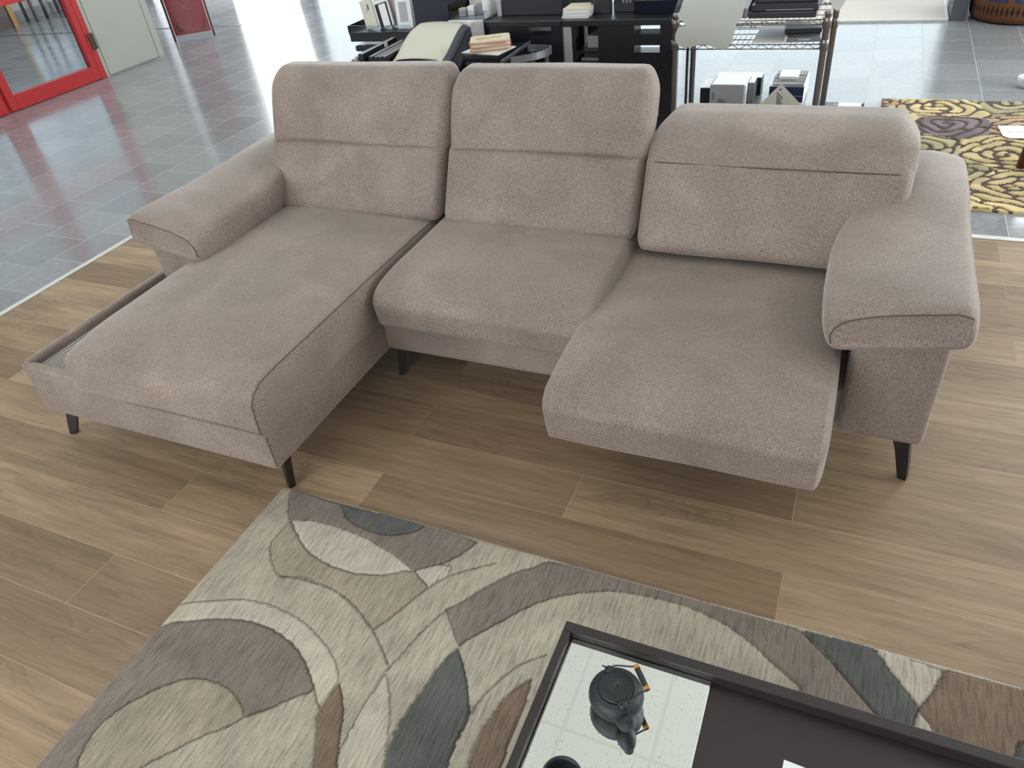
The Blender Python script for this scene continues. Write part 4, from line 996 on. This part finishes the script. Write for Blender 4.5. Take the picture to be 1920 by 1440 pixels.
MB().box(-.948, -.886, 4.90, 5.10, 0, .098, .0015).box(-.886, -.60, 5.09, 5.20, 0, .11).build('box_body', BLACK, b2); MB().box(-.948, -.886, 4.90, 5.10, .098, .102).box(-.886, -.60, 5.09, 5.20, .11, .114).build('top_sheet', WHITE, b2)
gb = thing('cardboard_box', 'grey box with mottled side right behind the white and grey box', 'box', (-.635, 4.98, 0))
MB().box(-.655, -.622, 4.93, 5.08, 0, .125, .001).build('box_body', GREYMETAL, gb); MB().box(-.655, -.622, 4.93, 5.08, .125, .128).build('top_sheet', WHITE, gb)
bb = thing('card_box', 'open navy blue box full of white cards on the tiles', 'box', (-.42, 5.0, 0))
x0, x1, y0, y1 = -.522, -.322, 4.87, 5.20
MB().box(x0, x1, y0, y0 + .006, .03, .122).build('front_wall', BLUEBOX, bb)
MB().box(x0, x1, y0, y0 + .006, 0, .03).box(x0, x0 + .005, y0 + .006, y1, 0, .128).box(x1 - .005, x1, y0 + .006, y1, 0, .128).box(x0, x1, y1 - .005, y1, 0, .128).box(x0, x1, y0 + .006, y1, 0, .005).build('box_walls', WHITE, bb)
m = MB()
for i in range(24): m.box(-.40 + i * .0032, -.398 + i * .0032, y0 - .0006, y0, .066, .069 + .001 * (i % 2))
m.build('printed_line', GREYCARD, bb)
for i in range(8):
    o = MB().box(x0 + .012, x1 - .012, y0 + .05 + i * .032, y0 + .053 + i * .032, .005, .124).build('filed_card', WHITE if i % 2 else GREYCARD); tag(o, ('white' if i % 2 else 'pale grey') + ' filed card standing inside the navy box', 'card', 'cards in the navy box')
o = MB().box(-.485, -.375, 5.00, 5.15, .1285, .145).build('card_block', WHITE); tag(o, 'block of blank white cards lying across the top of the navy box', 'card block')
dc = thing('leaning_card', 'cream square card with grey print standing on its corner before the navy box', 'card', (-.44, 4.78, 0))
T = Matrix.Translation((-.44, 4.78, .004)) @ Matrix.Rotation(math.radians(-14), 4, 'X') @ Matrix.Rotation(math.radians(45), 4, 'Y')
T = Matrix.Translation((-.447, 4.77, .170)) @ Matrix.Rotation(math.radians(-14), 4, 'X') @ Matrix.Rotation(math.radians(42), 4, 'Y')
MB().box(0, .17, 0, .004, -.17, 0).xf(T).build('card', CREAM, dc)
m = MB().box(.018, .028, -.0008, 0, -.030, -.018)
for i, (a, w) in enumerate(((.045, .05), (.058, .04), (.070, .046), (.080, .03), (.090, .05))): m.box(.02 + .012 * i, .02 + .012 * i + w, -.0008, 0, -a - .006, -a)
m.xf(T).build('printed_lines', TEXTINK, dc)
# low wire stand on the floor
ws = thing('wire_stand', 'low black wire stand on the tiles right of the wire rack', 'wire stand', (-.09, 4.58, 0))
wire_shelf(-.23, .025, 4.51, 4.66, .10, .02).build('wire_shelf', CHROME, ws)
for px in (-.225, .02):
    for py in (4.515, 4.655): MB().box(px - .006, px + .006, py - .006, py + .006, 0, .10).build('leg', CHROME, ws)
o = MB().box(-.235, -.13, 4.52, 4.62, .1035, .112, .001).build('tile_sample', BLACK); tag(o, 'small black tile sample lying on the low wire stand', 'sample')
o = MB().box(-.11, .01, 4.52, 4.645, .1035, .108, .001).build('tile_sample', WHITE); tag(o, 'white tile sample lying on the right of the low wire stand', 'sample')

# ------------------------------------------------------------------ right: rose rug, pale wood floor area, pouf
rx0, rx1, ry0, ry1 = .12, 2.30, 3.53, 5.05
xs = fine_axis(rx0, rx1, rx0, 1.02, .006, .03); ys = np.arange(ry0, ry1, .006)
XX, YY = np.meshgrid(xs, ys)
roses = [(.42, 4.92, .34, 'Y'), (.80, 5.02, .30, 'O'), (.45, 4.62, .25, 'P'), (.86, 4.60, .24, 'T'), (.70, 4.20, .27, 'Y'), (.98, 4.32, .22, 'T'), (.22, 4.72, .16, 'Y'), (.28, 4.25, .3, 'O'), (.72, 3.80, .27, 'Y'), (.96, 3.95, .24, 'O'), (.30, 3.78, .28, 'Y'), (.52, 3.98, .16, 'O'), (.14, 5.0, .14, 'T')]
r = np.random.default_rng(8)
for k in range(14): roses.append((1.2 + .9 * r.random(), 3.6 + 1.4 * r.random(), .28, 'YOPT'[k % 4]))
RC = {'Y': (208, 188, 138), 'O': (170, 160, 124), 'P': (124, 108, 114), 'T': (178, 150, 118)}
best = np.full(XX.shape, 1e9); rid = np.zeros(XX.shape, int)
for i, (cx, cy, R, c) in enumerate(roses):
    d = np.hypot(XX - cx, YY - cy) / R; m = d < best; best[m] = d[m]; rid[m] = i
cx = np.array([q[0] for q in roses])[rid]; cy = np.array([q[1] for q in roses])[rid]; R = np.array([q[2] for q in roses])[rid]
dx, dy = XX - cx, YY - cy; th = np.arctan2(dy, dx) + rid * 1.3
wv = .13 * np.sin(3 * th + rid) + .07 * np.sin(XX * 34) * np.sin(YY * 29)
s = best * (R / .060) * (1 + wv) + (th / (2 * np.pi)) * 1.0
lay = np.floor(s); f = s - lay
nseg = 2 + np.floor(lay * .9); a = (th / (2 * np.pi) * nseg + lay * .371 + rid * .17) % 1.0
rel = np.sin(np.pi * np.clip(f, 0, 1)) * 1.2 * np.clip(np.minimum(a, 1 - a) * 5.0 * (best + .35) + .22, 0, 1.0)
ht = np.clip((rel - .34) / .45, 0, 1)
shade = .80 + .36 * ((np.sin(lay * 12.9 + np.floor(th * nseg / 6.283 + lay * .371) * 78.2 + rid * 5.1) * 43758.5) % 1.0)
shade = shade * (1 + .10 * np.sin(XX * 19 + YY * 13))
col = np.array([lin(RC[q[3]]) for q in roses])[rid] * shade[..., None]
C = np.where((ht > .30)[..., None], col, np.array(lin((84, 68, 62))))
Z = .006 + .007 * ht**.6
rr = grid_mesh('rose_rug', xs, ys, Z, C, RUGM2)
tag(rr, 'gold, olive and purple rug carved with swirling roses behind the right armrest', 'rug')
pt = thing('price_tag', 'white paper tag with grey print lying on the rose rug', 'tag', (.80, 4.51, .016))
m = MB().loft([[(.695, 4.60, .0172), (.708, 4.445, .0172), (.735, 4.415, .0172), (.96, 4.43, .0172), (.96, 4.62, .0172)], [(.695, 4.60, .0186), (.708, 4.445, .0186), (.735, 4.415, .0186), (.96, 4.43, .0186), (.96, 4.62, .0186)]], smooth=False).build('tag_paper', WHITE, pt)
m = MB()
for i in range(14): m.box(.735 + i * .014, .744 + i * .014, 4.505 + .002 * (i % 3), 4.512 + .003 * (i % 2), .0186, .0190)
m.build('printed_line', GREYCARD, pt)
cl = thing('wooden_chair', 'chestnut wooden chair with a sloping leg on the rose rug at the right edge', 'chair', (1.05, 4.05, .014))
def taper(a, b, ra, rb): return MB().tube([a, tuple((Vector(a) + Vector(b)) / 2), b], [ra, (ra + rb) / 2, rb], 10)
for (fx, fy_), (tx, ty) in (((.752, 4.03), (.80, 4.05)), ((1.28, 3.86), (1.18, 3.93)), ((1.02, 4.52), (1.0, 4.42)), ((1.34, 4.40), (1.25, 4.33))):
    taper((fx, fy_, .0165), (tx, ty, .45), .020, .034).build('leg', BROWNWOOD, cl)
soft(.76, 1.28, 3.92, 4.45, .44, .50, (.04, .04, .04, .04, .02, .02), lambda V: V, k=3, m=(8, 8, 2)).build('seat', BROWNWOOD, cl)
T = Matrix.Translation((1.08, 4.44, .48)) @ Matrix.Rotation(math.radians(-10), 4, 'X')
MB().box(-.2, .2, 0, .03, 0, .45, .01).xf(T).build('backrest', BROWNWOOD, cl)
pp = thing('potted_plant', 'white round pot with a small green plant on the tiles at the right edge', 'plant', (.905, 5.36, 0))
MB().lathe([(.040, 0), (.055, .004), (.066, .05), (.064, .058), (.057, .058), (.058, .045), (.0, .043)], (.905, 5.36, 0), 28).build('pot', WHITE, pp)
m = MB()
for k in range(16):
    a = k * 2.4; R = .03 + .02 * (k % 3); c = Vector((.905, 5.36, .043)); e = c + Vector((R * math.cos(a), R * math.sin(a), .05 + .02 * (k % 4))); sd_ = Vector((-math.sin(a), math.cos(a), 0)) * .011
    mid = (c + e) / 2 + Vector((0, 0, .012)); m.add([c, mid + sd_, e, mid - sd_], [(0, 1, 2, 3)])
m.build('leaves', LEAF, pp)
struct(MB().box(-1.4, .513, 7.03, BACK_Y, 0.0, 0.012).build('floor_pale_wood', PALEWOOD))
struct(MB().box(-1.4, .518, 7.012, 7.032, 0.0, 0.016, .002).box(.505, .525, 7.03, BACK_Y, 0, .016, .002).build('trim_4', STRIPM))
pl_ = MB().box(.53, .64, 7.02, 7.5, 0, .75, .004).build('plinth', DARKGREY); tag(pl_, 'dark grey plinth block standing behind the patterned pouf', 'plinth')
kp = thing('pouf', 'round kilim pouf with orange base band and dark blue panels', 'pouf', (1.01, 7.16, 0))
MB().lathe([(.25, .012), (.335, .014), (.352, .05), (.358, .15), (.362, .30), (.350, .42), (.33, .46), (.0, .475)], (1.01, 7.16, 0), 64).build('woven_cover', KILIM, kp)
MB().lathe([(.31, 0), (.31, .014)], (1.01, 7.16, 0), 40).build('base', BLACK, kp)

# ------------------------------------------------------------------ left: lacquer panel and the dining set beyond the glass doors
lq = thing('lacquer_panel', 'dark red lacquered panel with gilt corners between black posts, past the pale door', 'panel', (-6.99, 6.74, 0))
a0, b0 = Vector((-7.156, 6.608, 0)), Vector((-6.821, 6.878, 0)); wv_ = (b0 - a0); wl = wv_.length; ex = wv_.normalized(); ey = Vector((-ex.y, ex.x, 0))
T = Matrix(((ex.x, ey.x, 0, a0.x), (ex.y, ey.y, 0, a0.y), (0, 0, 1, 0), (0, 0, 0, 1)))
MB().box(.02, wl - .02, -.008, .008, .055, 1.15, .003).xf(T).build('board', LACQ, lq)
for u in (-.012, wl - .012): MB().box(u, u + .024, -.014, .014, 0, 1.2, .004).xf(T).build('post', CHARWOOD, lq)
m = MB().box(.05, wl - .05, -.0095, -.008, .085, .088).box(.05, .053, -.0095, -.008, .085, 1.1).box(wl - .053, wl - .05, -.0095, -.008, .085, 1.1)
m.xf(T).build('gilt_line', GILT, lq)
m = MB().prism([(.06, .10), (.13, .10), (.085, .125), (.075, .18), (.06, .20)], 1, -.0098, -.008).prism([(wl - .06, .10), (wl - .13, .10), (wl - .085, .125), (wl - .075, .18), (wl - .06, .20)], 1, -.0098, -.008)
m.xf(T).build('corner_ornament', CHARWOOD, lq)
m = MB()
for i in range(9):
    r_ = np.random.default_rng(i); m.lathe([(.016, 0), (.012, .0012), (0, .0014)], (0, 0, 0), 8) if False else m.box(wl / 2 - .03 + .06 * r_.random(), wl / 2 - .01 + .06 * r_.random() + .01, -.0095, -.008, .28 + .018 * i, .288 + .018 * i)
m.xf(T).build('gilt_emblem', GILT, lq)
def far_table(x, y, legs, label):
    t = thing('dining_table', label, 'table', (x, y, 0))
    xs_ = [q[0] for q in legs]; ys_ = [q[1] for q in legs]
    MB().box(min(xs_) - .03, max(xs_) + .03, min(ys_) - .03, max(ys_) + .03, .72, .75, .004).build('tabletop', CHARWOOD, t)
    for lx, ly in legs: MB().box(lx - .016, lx + .016, ly - .016, ly + .016, 0, .72).build('leg', BLACK, t)
far_table(-11.1, 7.85, ((-11.25, 7.86), (-10.945, 7.79), (-11.0, 8.0), (-11.27, 8.02)), 'dark legged table seen through the red door glass, left one')
far_table(-11.0, 8.4, ((-11.2, 8.37), (-10.776, 8.134), (-11.1, 8.5), (-10.75, 8.42)), 'dark legged table seen through the red door glass, right one')
o = thing('sideboard', 'brown sideboard with an orange wooden edge behind the red door glass', 'sideboard', (-11.2, 7.1, 0))
MB().box(-11.38, -11.02, 6.6, 7.46, 0.0, .85).build('cabinet_body', CHARWOOD, o); MB().box(-11.38, -11.0, 7.46, 7.53, 0, .9).build('edge_post', ORANGEWOOD, o)
